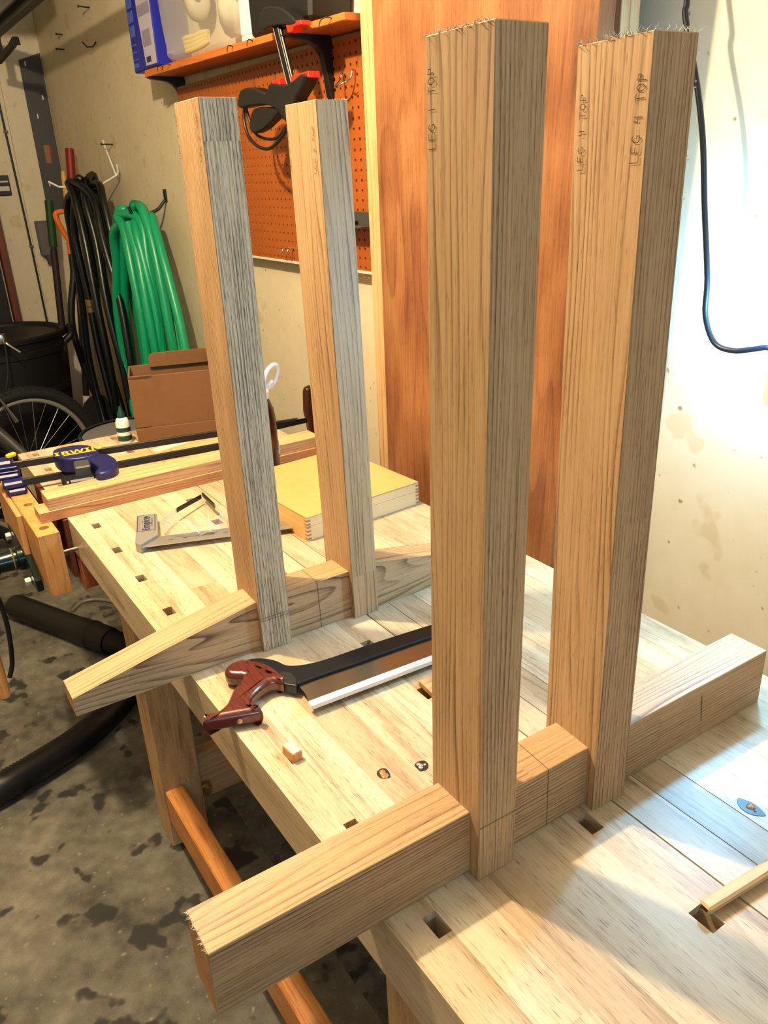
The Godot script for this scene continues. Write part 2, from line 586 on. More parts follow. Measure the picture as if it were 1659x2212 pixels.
func make_materials() -> void:
	M.end = tri_tex(T.end, 0.12, Color(1, 0.97, 0.92), 0.8)
	M.rift = tex(T.rift, 0.15, 1.8)
	M.rift_b = tex(T.rift, 0.15, 1.8, Color(0.97, 0.96, 0.95), 0.55, Vector2(0.4, 0.3))
	M.rift_wide = tex(T.rift_wide, 0.16, 1.8)
	M.rift_pale = tex(T.rift_wide, 0.16, 1.8, Color(1, 1, 1), 0.55, Vector2(0.3, 0.5))
	M.arch = tex(T.arch, 0.20, 1.5)
	M.rough = tex(T.rough, 0.13, 1.8, Color.WHITE, 0.8)
	M.lauan = tex(T.lauan, 0.60, 2.4, Color(0.92, 0.95, 0.96), 0.42)
	M.pine = tex(T.pine, 0.20, 2.4)
	M.board = tex(T.rift_wide, 0.12, 1.6, Color(1.04, 1.0, 0.94), 0.6)
	M.board_b = tex(T.pine, 0.12, 1.8, Color(0.98, 0.93, 0.9), 0.6)
	M.fir = tex(T.pine, 0.14, 1.4, Color(0.98, 0.86, 0.74), 0.5)
	M.oak_red = tex(T.pine, 0.12, 1.9, Color(0.48, 0.28, 0.22), 0.5)
	M.leg = tex(T.bench_b, 0.16, 1.8, Color(0.93, 0.84, 0.72), 0.6)
	M.shelf = tex(T.pine, 0.2, 1.8, Color(0.90, 0.62, 0.34), 0.55)
	M.rose = tex(T.rose, 0.06, 0.2, Color.WHITE, 0.28)
	M.rose.clearcoat_enabled = true
	M.rose.clearcoat = 0.7
	M.rose.clearcoat_roughness = 0.15
	M.walnut = tex(T.rose, 0.06, 0.2, Color(0.6, 0.62, 0.7), 0.35)
	M.floor = tex(T.concrete, 1.7, 1.7, Color(0.92, 0.95, 0.96), 0.75)
	M.paint = tex(T.paint, 1.9, 1.9, Color.WHITE, 0.6)
	M.ceiling = plain(Color(0.90, 0.89, 0.86), 0.8)
	M.card = tri_tex(T.card, 0.25, Color(0.90, 0.88, 0.80), 0.85)
	M.card_in = plain(Color(0.40, 0.27, 0.15), 0.9)
	M.black = plain(Color(0.055, 0.055, 0.06), 0.45)
	M.black_soft = plain(Color(0.04, 0.042, 0.045), 0.7)
	M.bin_black = plain(Color(0.035, 0.037, 0.042), 0.5)
	M.rubber = plain(Color(0.05, 0.05, 0.05), 0.8)
	M.dark_steel = plain(Color(0.07, 0.085, 0.11), 0.38, 0.4)
	M.steel = plain(Color(0.62, 0.60, 0.56), 0.24, 1.0)
	M.alu = plain(Color(0.62, 0.61, 0.59), 0.4, 0.5)
	M.rule = plain(Color(0.62, 0.60, 0.56), 0.35, 0.6)
	M.chrome = plain(Color(0.8, 0.8, 0.8), 0.18, 1.0)
	M.zinc = plain(Color(0.75, 0.66, 0.45), 0.35, 0.9)
	M.grey_metal = plain(Color(0.25, 0.245, 0.24), 0.55, 0.2)
	M.bar = plain(Color(0.15, 0.135, 0.12), 0.45, 0.3)
	M.white = plain(Color(0.86, 0.86, 0.84), 0.4)
	M.white_soft = plain(Color(0.80, 0.78, 0.72), 0.6)
	M.ply = tex(T.ply, 0.5, 0.5, Color(0.96, 0.84, 0.70), 0.35)
	M.ply_cool_lit = tex(T.ply, 0.5, 0.5, Color(1.0, 1.0, 1.0), 0.5)  # paler copy of the ply: cool lamp light painted into the case front
	M.endjoint = plain(Color(0.62, 0.48, 0.33), 0.7)
	M.blue = plain(Color(0.08, 0.09, 0.30), 0.42)
	M.blue_box = plain(Color(0.02, 0.08, 0.55), 0.45)
	M.blue_pale = plain(Color(0.22, 0.33, 0.70), 0.5)
	M.label_pale = plain(Color(0.66, 0.64, 0.70), 0.6)
	M.label_grey = plain(Color(0.50, 0.48, 0.55), 0.6)
	M.yellow = plain(Color(0.93, 0.70, 0.08), 0.5)
	M.orange = plain(Color(0.90, 0.42, 0.02), 0.5)
	M.orange_red = plain(Color(0.92, 0.14, 0.04), 0.5)
	M.red = plain(Color(0.50, 0.03, 0.03), 0.5)
	M.green_grip = plain(Color(0.05, 0.26, 0.05), 0.6)
	M.hose_green = plain(Color(0.0, 0.55, 0.37), 0.36)
	M.hose_dark = plain(Color(0.025, 0.055, 0.055), 0.32)
	M.vise_green = plain(Color(0.015, 0.10, 0.085), 0.2, 0.2)
	M.bamboo = plain(Color(0.80, 0.62, 0.30), 0.55)
	M.shaft_brown = plain(Color(0.13, 0.075, 0.065), 0.6)
	M.peg = tri_tex(T.card, 0.5, Color(1.25, 0.95, 0.58), 0.5)
	M.bin_grey = plain(Color(0.36, 0.35, 0.36), 0.55)
	M.navy = plain(Color(0.02, 0.025, 0.06), 0.4)
	M.wine = plain(Color(0.14, 0.008, 0.04), 0.25)
	M.cap_teal = plain(Color(0.0, 0.22, 0.18), 0.4)
	M.pencil = plain(Color(0.10, 0.08, 0.07), 0.8)
	M.pencil_soft = plain(Color(0.30, 0.22, 0.15), 0.8)
	M.ink = plain(Color(0.06, 0.07, 0.20), 0.6)
	M.cord = plain(Color(0.02, 0.035, 0.06), 0.4)
	M.glove = plain(Color(0.78, 0.75, 0.65), 0.9)
	M.glove_yellow = plain(Color(0.80, 0.72, 0.42), 0.85)
	M.filler = tri_tex(T.end, 0.02, Color(0.9, 0.85, 0.8), 0.3)
	M.knot = plain(Color(0.10, 0.075, 0.055), 0.4)
	M.knot_fill = plain(Color(0.70, 0.66, 0.60), 0.25, 0.5)
	M.bag = plain(Color(0.86, 0.85, 0.80, 0.22), 0.12)
	M.bag.transparency = BaseMaterial3D.TRANSPARENCY_ALPHA
	M.bag.cull_mode = BaseMaterial3D.CULL_DISABLED
	M.lens = plain(Color(0.96, 0.96, 0.98, 0.13), 0.03)
	M.lens.transparency = BaseMaterial3D.TRANSPARENCY_ALPHA
	M.lens.cull_mode = BaseMaterial3D.CULL_DISABLED
	M.clear_plastic = plain(Color(0.90, 0.88, 0.86, 0.35), 0.08)
	M.clear_plastic.transparency = BaseMaterial3D.TRANSPARENCY_ALPHA
	M.strap = plain(Color(0.42, 0.40, 0.35), 0.4)
	M.planks = []
	for i in 8:
		var k: float = [1.0, 0.96, 1.03, 0.92, 0.98, 1.02, 0.95, 0.99][i]
		var wrm: float = [0.0, 0.02, -0.02, 0.03, 0.0, -0.01, 0.03, 0.01][i]
		M.planks.append(tex(T.bench if i % 2 == 0 else T.bench_b, 0.17, 2.4, Color(k, k * (1.0 - wrm), k * (1.0 - 2.0 * wrm)), 0.42, Vector2(0.19 * i, 0.37 * i)))
	M.bulb_warm = plain(Color(1, 0.9, 0.75), 0.4)
	M.bulb_warm.emission_enabled = true
	M.bulb_warm.emission = Color(1.0, 0.75, 0.45)
	M.bulb_warm.emission_energy_multiplier = 6.0
	M.bulb_cool = plain(Color(0.9, 0.95, 1.0), 0.4)
	M.bulb_cool.emission_enabled = true
	M.bulb_cool.emission = Color(0.80, 0.93, 1.0)
	M.bulb_cool.emission_energy_multiplier = 6.0

# ---------------------------------------------------------------- room
func build_room() -> void:
	var mb := MB.new(M.floor)
	mb.box(Vector3(-3.2, FLOOR - 0.1, BACK - 0.1), Vector3(WALL + 0.1, FLOOR, 2.9), 2)
	struct("floor", mb)
	mb = MB.new(M.paint)
	mb.box(Vector3(WALL, FLOOR, BACK), Vector3(WALL + 0.1, 1.66, 2.9), 1)
	struct("wall_right", mb)
	mb = MB.new(M.paint)
	mb.box(Vector3(-3.2, FLOOR, BACK - 0.1), Vector3(WALL + 0.1, 1.66, BACK), 1, Vector2(0.6, 0.2))
	struct("wall_back", mb)
	mb = MB.new(M.paint)
	mb.box(Vector3(-3.3, FLOOR, BACK - 0.1), Vector3(-3.2, 1.66, 2.9), 1, Vector2(0.3, 0.5))
	struct("wall_left", mb)
	mb = MB.new(M.paint)
	mb.box(Vector3(-3.2, FLOOR, 2.8), Vector3(WALL + 0.1, 1.66, 2.9), 1, Vector2(0.1, 0.7))
	struct("wall_front", mb)
	mb = MB.new(M.ceiling)
	mb.box(Vector3(-3.3, 1.66, BACK - 0.1), Vector3(WALL + 0.1, 1.76, 2.9), 2)
	struct("ceiling", mb)
	mb = MB.new(M.paint)   # box added under the ceiling to shadow the upper far corner
	mb.box(Vector3(-3.2, 1.385, BACK), Vector3(0.42, 1.66, -2.95), 2)
	struct("shade_box_1", mb)
	mb = MB.new(M.paint)   # flat corner casing on the far wall
	mb.box(Vector3(0.535, FLOOR, BACK), Vector3(WALL, 1.66, BACK + 0.012), 1, Vector2(0.9, 0.1), 0.002)
	struct("trim_2", mb)
	# the bulb in the middle of the garage, outside the frame
	var o := thing("ceiling_lamp", "bare warm bulb hanging from the garage ceiling above the bench", "lamp", WARM_AT)
	mb = MB.new(M.white)
	mb.lathe(PackedVector2Array([Vector2(0.0, -0.02), Vector2(0.035, 0.0), Vector2(0.035, 0.03), Vector2(0.012, 0.05), Vector2(0.012, 0.11), Vector2(0.06, 0.115), Vector2(0.06, 0.16)]), 20, Transform3D(Basis(), WARM_AT + Vector3(0, 0.05, 0)))
	part(o, "socket", mb)
	mb = MB.new(M.bulb_warm)
	mb.lathe(PackedVector2Array([Vector2(0.0, -0.032), Vector2(0.018, -0.027), Vector2(0.03, -0.008), Vector2(0.03, 0.006), Vector2(0.018, 0.028), Vector2(0.013, 0.045)]), 20, Transform3D(Basis(), WARM_AT))
	part(o, "bulb", mb)
	# fill light added behind the camera, dressed as a tube fitting
	var fill_at := Vector3(-0.7, 0.95, 2.74)
	o = thing("added_fill_lamp", "added long white fill light on the wall behind the photographer", "lamp", fill_at)
	mb = MB.new(M.white)
	mb.box(fill_at + Vector3(-0.62, -0.09, 0.006), fill_at + Vector3(0.62, 0.09, 0.058), 0, Vector2.ZERO, 0.004)
	part(o, "housing", mb)
	mb = MB.new(M.bulb_cool)
	mb.box(fill_at + Vector3(-0.60, -0.07, 0.0), fill_at + Vector3(0.60, 0.07, 0.006), 0)
	part(o, "diffuser", mb)
	var al := AreaLight3D.new()
	al.name = "fill_light"
	al.area_size = Vector2(1.2, 0.14)
	al.light_color = FILL_COLOR
	al.light_energy = FILL_POWER
	al.area_range = 14.0
	al.shadow_enabled = true
	al.position = Vector3(0, 0, -0.004)
	o.add_child(al)
	o = get_node("ceiling_lamp")
	lamp_light(WARM_AT, WARM_COLOR, WARM_POWER, 0.03, "bulb_light", o)

# ---------------------------------------------------------------- workbench and vise
func plank(bench: Node3D, x0: float, x1: float, z0: float, z1: float, i: int, holes := []) -> void:
	var mb := MB.new(M.planks[i % 8])
	var ends := {"end": M.planks[i % 8]}
	var z := z0
	for hz: float in holes:
		mb.box(Vector3(x0, -0.075, z), Vector3(x1, 0, hz - 0.013), 2, Vector2(x0, z), 0.0, ends)
		z = hz + 0.013
	mb.box(Vector3(x0, -0.075, z), Vector3(x1, 0, z1), 2, Vector2(x0, z), 0.0, ends)
	part(bench, "plank", mb)

func build_bench() -> void:
	var b := thing("workbench", "heavy pale wooden workbench with split top and rows of square dog holes", "workbench", Vector3(0.2, FLOOR, -0.55))
	var z0 := -1.70
	var z1 := 0.60
	var row_a := []
	var row_b := []
	for k in range(-12, 5):
		row_a.append(0.029 + 0.141 * k)
		row_b.append(0.025 + 0.141 * k)
	plank(b, -0.1014, -0.0715, z0, z1, 0)
	plank(b, -0.0715, -0.0563, z0, z1, 1, row_a)
	plank(b, -0.0563, -0.010, z0, z1, 2)
	plank(b, -0.010, 0.038, z0, z1, 3)
	plank(b, 0.038, 0.085, z0, z1, 4)
	plank(b, 0.085, 0.1295, z0, z1, 5)
	plank(b, 0.1295, 0.1465, z0, z1, 6, row_b)
	plank(b, 0.1465, 0.1808, z0, z1, 7)
	plank(b, 0.1828, 0.2283, z0, z1, 1)
	plank(b, 0.2295, 0.2750, z0, z1, 3)
	plank(b, 0.2762, 0.322, z0, z1, 2)
	plank(b, 0.322, 0.371, z0, z1, 0)
	plank(b, 0.371, 0.420, z0, z1, 6)
	plank(b, 0.420, 0.468, z0, z1, 4)
	plank(b, 0.468, 0.5168, z0, z1, 5)
	var mb: MB
	for zz in [[-1.105, -1.018], [-0.088, 0.0]]:
		for xx in [[-0.052, 0.037], [0.41, 0.499]]:
			mb = MB.new(M.leg)
			mb.box(Vector3(xx[0], FLOOR, zz[0]), Vector3(xx[1], -0.075, zz[1]), 1, Vector2(xx[0] * 3.0, zz[0] * 2.0), 0.002, {"end": M.end})
			part(b, "leg", mb)
		mb = MB.new(M.leg)
		mb.box(Vector3(0.037, -0.638, zz[0] + 0.02), Vector3(0.41, -0.602, zz[1] - 0.03), 0, Vector2(0.1, 0.3), 0.0015)
		part(b, "cross_rail", mb)
		mb = MB.new(M.board_b)
		mb.box(Vector3(0.037, -0.735, zz[0] + 0.025), Vector3(0.41, -0.642, zz[1] - 0.036), 0, Vector2(0.3, 0.1), 0.0015)
		part(b, "cross_rail", mb)
		mb = MB.new(M.leg)
		mb.box(Vector3(0.037, -0.165, zz[0] + 0.01), Vector3(0.41, -0.075, zz[1] - 0.01), 0, Vector2(0.2, 0.6), 0.0015)
		part(b, "cross_rail", mb)
	for xx in [[-0.048, -0.006], [0.45, 0.492]]:
		mb = MB.new(tex(T.pine, 0.14, 0.9, Color(0.98, 0.80, 0.60), 0.45))
		mb.box(Vector3(xx[0], -0.722, -1.018), Vector3(xx[1], -0.635, -0.088), 2, Vector2(0.05, 0.2), 0.003)
		part(b, "stretcher", mb)
	for zz in [-1.018, 0.0]:
		mb = MB.new(M.zinc)
		mb.lathe(PackedVector2Array([Vector2(0.0, 0.012), Vector2(0.012, 0.012), Vector2(0.013, 0.0)]), 6, Transform3D(Basis(Vector3.RIGHT, PI / 2), Vector3(0.047, -0.69, zz - 0.012)))
		mb.lathe(PackedVector2Array([Vector2(0.017, 0.0), Vector2(0.017, 0.003), Vector2(0.0, 0.003)]), 14, Transform3D(Basis(Vector3.RIGHT, PI / 2), Vector3(0.047, -0.69, zz - 0.014)))
		part(b, "bolt", mb)
	# knots in the top: dark rims with pale filler
	for k in [[0.006, -0.163, 0.0075, 0.009, 1], [0.049, -0.1475, 0.008, 0.009, 2], [0.290, 0.109, 0.009, 0.016, 3]]:
		knot(b, k[0], k[1], k[2], k[3], k[4])
	build_vise()

func knot(b: Node3D, x: float, z: float, rx: float, rz: float, seed_: int) -> void:
	var rng := RandomNumberGenerator.new()
	rng.seed = seed_ * 77
	var pts := []
	for i in 10:
		var a := TAU * i / 10
		var r := rng.randf_range(0.85, 1.12)
		pts.append(Vector2(x + cos(a) * rx * r, z + sin(a) * rz * r))
	var mb := MB.new(M.knot)
	mb.slab(curve2(pts, 2), 0.0006, 0.0003, flat_frame(-0.0001), 2)
	var k := part(b, "knot", mb)
	mb = MB.new(M.knot_fill if seed_ == 2 else M.filler)
	for i in 7:
		var a := rng.randf() * TAU
		var d := rng.randf_range(0.0, 0.55)
		var c := Vector3(x + cos(a) * rx * d, 0.0002, z + sin(a) * rz * d)
		var q := rng.randf_range(0.0016, 0.0040)
		mb.lathe(PackedVector2Array([Vector2(q * 1.1, 0.0), Vector2(q * 0.9, 0.0008), Vector2(q * 0.4, 0.0015), Vector2(0, 0.0016)]), 7, Transform3D(Basis(), c))
	part(k, "filler", mb)

func build_vise() -> void:
	var o := thing("bench_vise", "wooden-jawed bench vise with dark green screw housing on the bench's far left edge", "vise", Vector3(-0.15, -0.07, -1.30))
	# jaw built of solid blocks around two round dog holes
	var csg := CSGCombiner3D.new()
	csg.name = "jaw"
	csg.position = -o.position
	o.add_child(csg)
	var jm := tri_tex(T.pine, 0.45, Color(1.0, 0.86, 0.68), 0.5)
	jm.uv1_scale = Vector3(7, 1.6, 7)
	var poly := PackedVector2Array([Vector2(-0.1734, -0.04), Vector2(-0.1734, -0.0015), Vector2(-0.172, 0.0), Vector2(-0.1333, 0.0), Vector2(-0.1318, -0.0015), Vector2(-0.1318, -0.1335), Vector2(-0.171, -0.1335)])
	var body := CSGPolygon3D.new()
	body.name = "block"
	body.polygon = poly
	body.mode = CSGPolygon3D.MODE_DEPTH
	body.depth = 0.40
	body.position = Vector3(0, 0, -1.116)
	body.material = jm
	csg.add_child(body)
	for hz in [-1.158, -1.312]:
		var c := CSGCylinder3D.new()
		c.name = "hole" if hz > -1.2 else "hole_001"
		c.radius = 0.0095
		c.height = 0.10
		c.sides = 20
		c.operation = CSGShape3D.OPERATION_SUBTRACTION
		c.position = Vector3(-0.1523, -0.02, hz)
		c.material = jm
		csg.add_child(c)
	var mb := MB.new(M.fir)
	mb.box(Vector3(-0.185, -0.11, -1.515), Vector3(-0.1736, -0.004, -1.27), 2, Vector2(0.1, 0.2), 0.002)
	part(o, "jaw_facing", mb)
	mb = MB.new(M.oak_red)
	mb.box(Vector3(-0.1115, -0.135, -1.46), Vector3(-0.1016, -0.002, -1.178), 2, Vector2(0.0, 0.4), 0.001)
	part(o, "inner_jaw", mb, "dark red-brown inner jaw liner")
	mb = MB.new(tex(T.pine, 0.14, 0.7, Color(0.86, 0.58, 0.44), 0.6))
	mb.box(Vector3(-0.099, -0.155, -1.40), Vector3(-0.03, -0.0752, -1.150), 2, Vector2(0.3, 0.1), 0.0015)
	part(o, "mounting_block", mb)
	mb = MB.new(M.steel)
	rod(mb, Vector3(-0.135, -0.052, -1.135), Vector3(-0.09, -0.052, -1.135), 0.0042)
	part(o, "guide_rod", mb)
	mb = MB.new(M.steel)
	rod(mb, Vector3(-0.135, -0.082, -1.20), Vector3(-0.09, -0.082, -1.20), 0.009)
	part(o, "guide_rod", mb)
	mb = MB.new(M.vise_green)
	mb.slab(outline([[-1.46, -0.085], [-1.40, -0.078], [-1.25, -0.098], [-1.19, -0.125], [-1.19, -0.15], [-1.30, -0.165], [-1.45, -0.15]]), 0.014, 0.003, wall_frame(-0.1736), 2)
	part(o, "flange", mb)
	mb = MB.new(M.vise_green)
	var ax := Basis(Vector3(0, 0, 1), PI / 2)
	mb.lathe(PackedVector2Array([Vector2(0.028, 0.0), Vector2(0.028, 0.010), Vector2(0.024, 0.014), Vector2(0.022, 0.05), Vector2(0.030, 0.056), Vector2(0.032, 0.09), Vector2(0.026, 0.10), Vector2(0.0, 0.10)]), 24, Transform3D(ax, Vector3(-0.186, -0.122, -1.325)))
	part(o, "screw_housing", mb)
	mb = MB.new(M.zinc)
	mb.lathe(PackedVector2Array([Vector2(0.0255, 0.0), Vector2(0.027, 0.002), Vector2(0.0255, 0.004)]), 24, Transform3D(ax, Vector3(-0.204, -0.122, -1.325)))
	part(o, "collar", mb)
	for p in [Vector3(-0.1885, -0.103, -1.42), Vector3(-0.1885, -0.148, -1.25)]:
		mb = MB.new(M.white_soft)
		mb.obox(Transform3D(Basis(Vector3.RIGHT, 0.3), p - Vector3(0.006, 0, 0)), Vector3(0.012, 0.014, 0.014), 0, Vector2.ZERO, 0.002)
		part(o, "square_bolt", mb)
	mb = MB.new(M.vise_green)
	mb.lathe(PackedVector2Array([Vector2(0.0, -0.045), Vector2(0.035, -0.035), Vector2(0.05, 0.0), Vector2(0.035, 0.035), Vector2(0.0, 0.045)]), 20, Transform3D(ax, Vector3(-0.30, -0.155, -1.325)))
	part(o, "screw_head", mb)
	mb = MB.new(M.fir)
	rod(mb, Vector3(-0.292, -0.45, -1.33), Vector3(-0.292, -0.15, -1.33), 0.013, 14)
	part(o, "handle", mb)

# ---------------------------------------------------------------- handwriting
const GLYPHS := {
	"L": [[[0.0, 1.0], [0.03, 0.0], [0.55, 0.04]]],
	"E": [[[0.5, 0.98], [0.05, 1.0], [0.0, 0.0], [0.52, 0.03]], [[0.02, 0.5], [0.42, 0.54]]],
	"G": [[[0.55, 0.88], [0.3, 1.0], [0.05, 0.7], [0.03, 0.3], [0.3, 0.0], [0.56, 0.15], [0.56, 0.42], [0.32, 0.42]]],
	"T": [[[0.0, 1.0], [0.6, 0.98]], [[0.3, 1.0], [0.27, 0.0]]],
	"O": [[[0.3, 1.0], [0.05, 0.75], [0.03, 0.3], [0.28, 0.0], [0.53, 0.3], [0.52, 0.75], [0.3, 1.0]]],
	"P": [[[0.05, 0.0], [0.1, 1.0], [0.5, 0.9], [0.52, 0.62], [0.1, 0.48]]],
	"1": [[[0.25, 1.0], [0.28, 0.0]]],
	"2": [[[0.05, 0.8], [0.3, 1.0], [0.5, 0.8], [0.05, 0.05], [0.55, 0.02]]],
	"3": [[[0.05, 0.9], [0.35, 1.0], [0.48, 0.78], [0.2, 0.55], [0.5, 0.35], [0.35, 0.02], [0.03, 0.1]]],
	"4": [[[0.1, 1.0], [0.05, 0.5], [0.5, 0.52]], [[0.45, 0.95], [0.42, 0.0]]],
}

# pencil strokes on a flat face: d = reading direction, u = letter-up, n = out of the face
func handwriting(text: String, at: Vector3, d: Vector3, u: Vector3, n: Vector3, size: float, length: float, m: Material) -> MB:
	var mb := MB.new(m)
	var step := length / text.length()
	for i in text.length():
		for stroke: Array in GLYPHS.get(text[i], []):
			for k in stroke.size() - 1:
				var a: Vector3 = at + d * (step * (i + 0.1) + stroke[k][0] * step * 1.25) + u * stroke[k][1] * size + n * 0.0003
				var b: Vector3 = at + d * (step * (i + 0.1) + stroke[k + 1][0] * step * 1.25) + u * stroke[k + 1][1] * size + n * 0.0003
				pencil_line(mb, a, b, n, 0.00055)
	return mb

func pencil_line(mb: MB, a: Vector3, b: Vector3, n: Vector3, w: float) -> void:
	var t := (b - a).normalized()
	var s := t.cross(n).normalized() * w * 0.5
	a -= t * w * 0.4
	b += t * w * 0.4
	mb.quad(a - s, b - s, b + s, a + s, n, Vector2.ZERO, Vector2.ZERO, Vector2.ZERO, Vector2.ZERO)

# ---------------------------------------------------------------- the two leg frames
func splinters(parent: Node3D, a: Vector3, b: Vector3, up: Vector3, count: int, seed_: int, big: float) -> void:
	var rng := RandomNumberGenerator.new()
	rng.seed = seed_
	var mb := MB.new(M.white_soft)
	for i in count:
		var p := a.lerp(b, rng.randf())
		var d := (up + Vector3(rng.randf_range(-1, 1), rng.randf_range(-0.2, 0.6), rng.randf_range(-1, 1))).normalized() * rng.randf_range(0.4, 1.0) * big
		var q := p + d * 0.5 + Vector3(rng.randf_range(-1, 1), 0, rng.randf_range(-1, 1)) * big * 0.2
		mb.tube(PackedVector3Array([p, q, p + d]), [0.0004, 0.0003, 0.0001], 4)
	var o := part(parent, "splinters", mb)
	o.set_meta("kind", "stuff")

func leg_part(o: Node3D, c: Array, m: Material, mats: Dictionary, off: Vector2, label: String) -> MeshInstance3D:
	# given as bottom back-left, back-right, front-right, front-left, then the same at the top
	var q := [c[0], c[1], c[4], c[5], c[3], c[2], c[7], c[6]]
	var mb := MB.new(m)
	mats["y0"] = M.end
	mats["y1"] = M.end
	mb.hexa(q, 1, off, 0.0007, mats)
	return part(o, "leg", mb, label)

func build_frames() -> void:
	var ca := cos(-0.0165)
	var sa := sin(-0.0165)
	var ra := func(x: float, y: float, z: float) -> Vector3: return Vector3(x * ca + z * sa, y, -x * sa + z * ca)
	var o := thing("leg_frame", "nearer wooden frame of two tall square legs cross-lapped onto a full-height foot beam", "table leg frame", Vector3(0.1, 0, -0.02), "cross-lapped leg frames standing on the bench")
	var mb := MB.new(M.rift_wide)
	var c := []
	for i in 8:
		c.append(ra.call(0.4609 if i & 1 else -0.2624, 0.0751 if i & 2 else 0.0003, 0.0 if i & 4 else -0.0495))
	mb.hexa(c, 0, Vector2(0.02, 0.1), 0.0007, {"end": M.end, "y1": M.rift_pale, "z1": M.rift_b})
	var beam := part(o, "foot_beam", mb)
	mb = MB.new(M.pencil_soft)
	pencil_line(mb, ra.call(0.0985, 0.0754, 0.0), ra.call(0.1005, 0.0754, -0.0495), Vector3.UP, 0.0006)
	part(beam, "pencil_mark", mb)
	mb = MB.new(M.pencil_soft)
	pencil_line(mb, ra.call(0.0985, 0.0751, 0.0004), ra.call(0.100, 0.001, 0.0004), Vector3.BACK, 0.0006)
	part(beam, "pencil_mark", mb)
	mb = MB.new(M.pencil_soft)
	pencil_line(mb, ra.call(0.340, 0.06, 0.0004), ra.call(0.345, 0.022, 0.0004), Vector3.BACK, 0.0012)
	part(beam, "pencil_mark", mb)
	var l1 := leg_part(o, [Vector3(-0.0027, 0, -0.0577), Vector3(0.0424, 0, -0.0578), Vector3(0.0424, 0, 0.0147), Vector3(-0.0027, 0, 0.0147), Vector3(0.003, 0.716, -0.0566), Vector3(0.0481, 0.716, -0.0566), Vector3(0.0481, 0.716, 0.0159), Vector3(0.003, 0.716, 0.0159)], M.rift, {"x0": M.arch_leg if M.has("arch_leg") else M.rift_wide}, Vector2(0.0, 0.05), "leg with one pencilled line of lettering and a torn top edge")
	part(l1, "pencil_lettering", handwriting("LEG 1 TOP", Vector3(0.0023, 0.645, -0.0455), Vector3.UP, Vector3.FORWARD, Vector3.LEFT, 0.0075, 0.052, M.pencil))
	mb = MB.new(M.pencil_soft)
	pencil_line(mb, Vector3(-0.0022, 0.0665, 0.0156), Vector3(0.0428, 0.0645, 0.0156), Vector3.BACK, 0.0006)
	part(l1, "pencil_mark", mb)
	splinters(l1, Vector3(0.003, 0.716, -0.055), Vector3(0.003, 0.716, 0.012), Vector3(-0.6, 0.3, 0), 26, 5, 0.004)
	var l4 := leg_part(o, [Vector3(0.1581, 0, -0.0618), Vector3(0.2041, 0, -0.0591), Vector3(0.1996, 0, 0.0184), Vector3(0.1536, 0, 0.0157), Vector3(0.1567, 0.7169, -0.0636), Vector3(0.2027, 0.7169, -0.0609), Vector3(0.1982, 0.7169, 0.0166), Vector3(0.1522, 0.7169, 0.0139)], M.rift_b, {"x0": M.rift_wide}, Vector2(0.08, 0.3), "leg with two pencilled lines of lettering and a splintered top")
	var dz := Vector3(0.0586, 0, -1).normalized()
	part(l4, "pencil_lettering", handwriting("LEG 4 TOP", Vector3(0.1551, 0.626, -0.0500), Vector3.UP, dz, Vector3(-1, 0, -0.0586).normalized(), 0.0062, 0.057, M.pencil))
	part(l4, "pencil_lettering", handwriting("LEG 4 TOP", Vector3(0.1521, 0.630, 0.0085), Vector3(0, 1, 0.03).normalized(), dz, Vector3(-1, 0, -0.0586).normalized(), 0.0085, 0.062, M.pencil))
	splinters(l4, Vector3(0.1567, 0.7169, -0.0636), Vector3(0.1522, 0.7169, 0.0139), Vector3(-0.3, 0.7, 0), 34, 8, 0.007)
	splinters(l4, Vector3(0.1982, 0.7169, 0.0166), Vector3(0.1522, 0.7169, 0.0139), Vector3(0.2, 0.8, 0), 18, 9, 0.007)
	splinters(l4, Vector3(0.1990, 0.60, 0.0170), Vector3(0.1982, 0.717, 0.0166), Vector3(1.0, 0.1, 0), 10, 10, 0.003)
	splinters(beam, ra.call(-0.2624, 0.0751, -0.0495), ra.call(-0.2624, 0.0751, 0.0), Vector3(-0.8, 0.1, 0), 24, 12, 0.004)

	var cb := cos(-0.0072)
	var sb := sin(-0.0072)
	var zb := -0.4848
	var rb := func(x: float, y: float, z: float) -> Vector3: return Vector3(x * cb + z * sb, y, zb - x * sb + z * cb)
	o = thing("leg_frame", "farther wooden frame of two tall square legs cross-lapped onto a foot beam with tapered ends", "table leg frame", Vector3(0.1, 0, zb - 0.02), "cross-lapped leg frames standing on the bench")
	var foot := MB.new(M.arch)
	var segs := [[-0.256, 0.0277, -0.13, 0.0535], [-0.13, 0.0535, 0.004, 0.0777], [0.004, 0.0777, 0.207, 0.0785], [0.207, 0.0785, 0.335, 0.0545], [0.335, 0.0545, 0.465, 0.0275]]
	for s in segs:
		c = [rb.call(s[0], 0.0003, -0.05), rb.call(s[2], 0.0003, -0.05), rb.call(s[0], s[1], -0.05), rb.call(s[2], s[3], -0.05), rb.call(s[0], 0.0003, 0.0), rb.call(s[2], 0.0003, 0.0), rb.call(s[0], s[1], 0.0), rb.call(s[2], s[3], 0.0)]
		foot_segment(foot, c, s[0])
	beam = part(o, "foot_beam", foot)
	mb = MB.new(M.pencil_soft)
	pencil_line(mb, rb.call(0.1055, 0.0785, 0.0), rb.call(0.106, 0.0785, -0.05), Vector3.UP, 0.0006)
	part(beam, "pencil_mark", mb)
	mb = MB.new(M.pencil_soft)
	pencil_line(mb, rb.call(0.1055, 0.0777, 0.0005), rb.call(0.107, 0.001, 0.0005), Vector3.BACK, 0.0007)
	part(beam, "pencil_mark", mb)
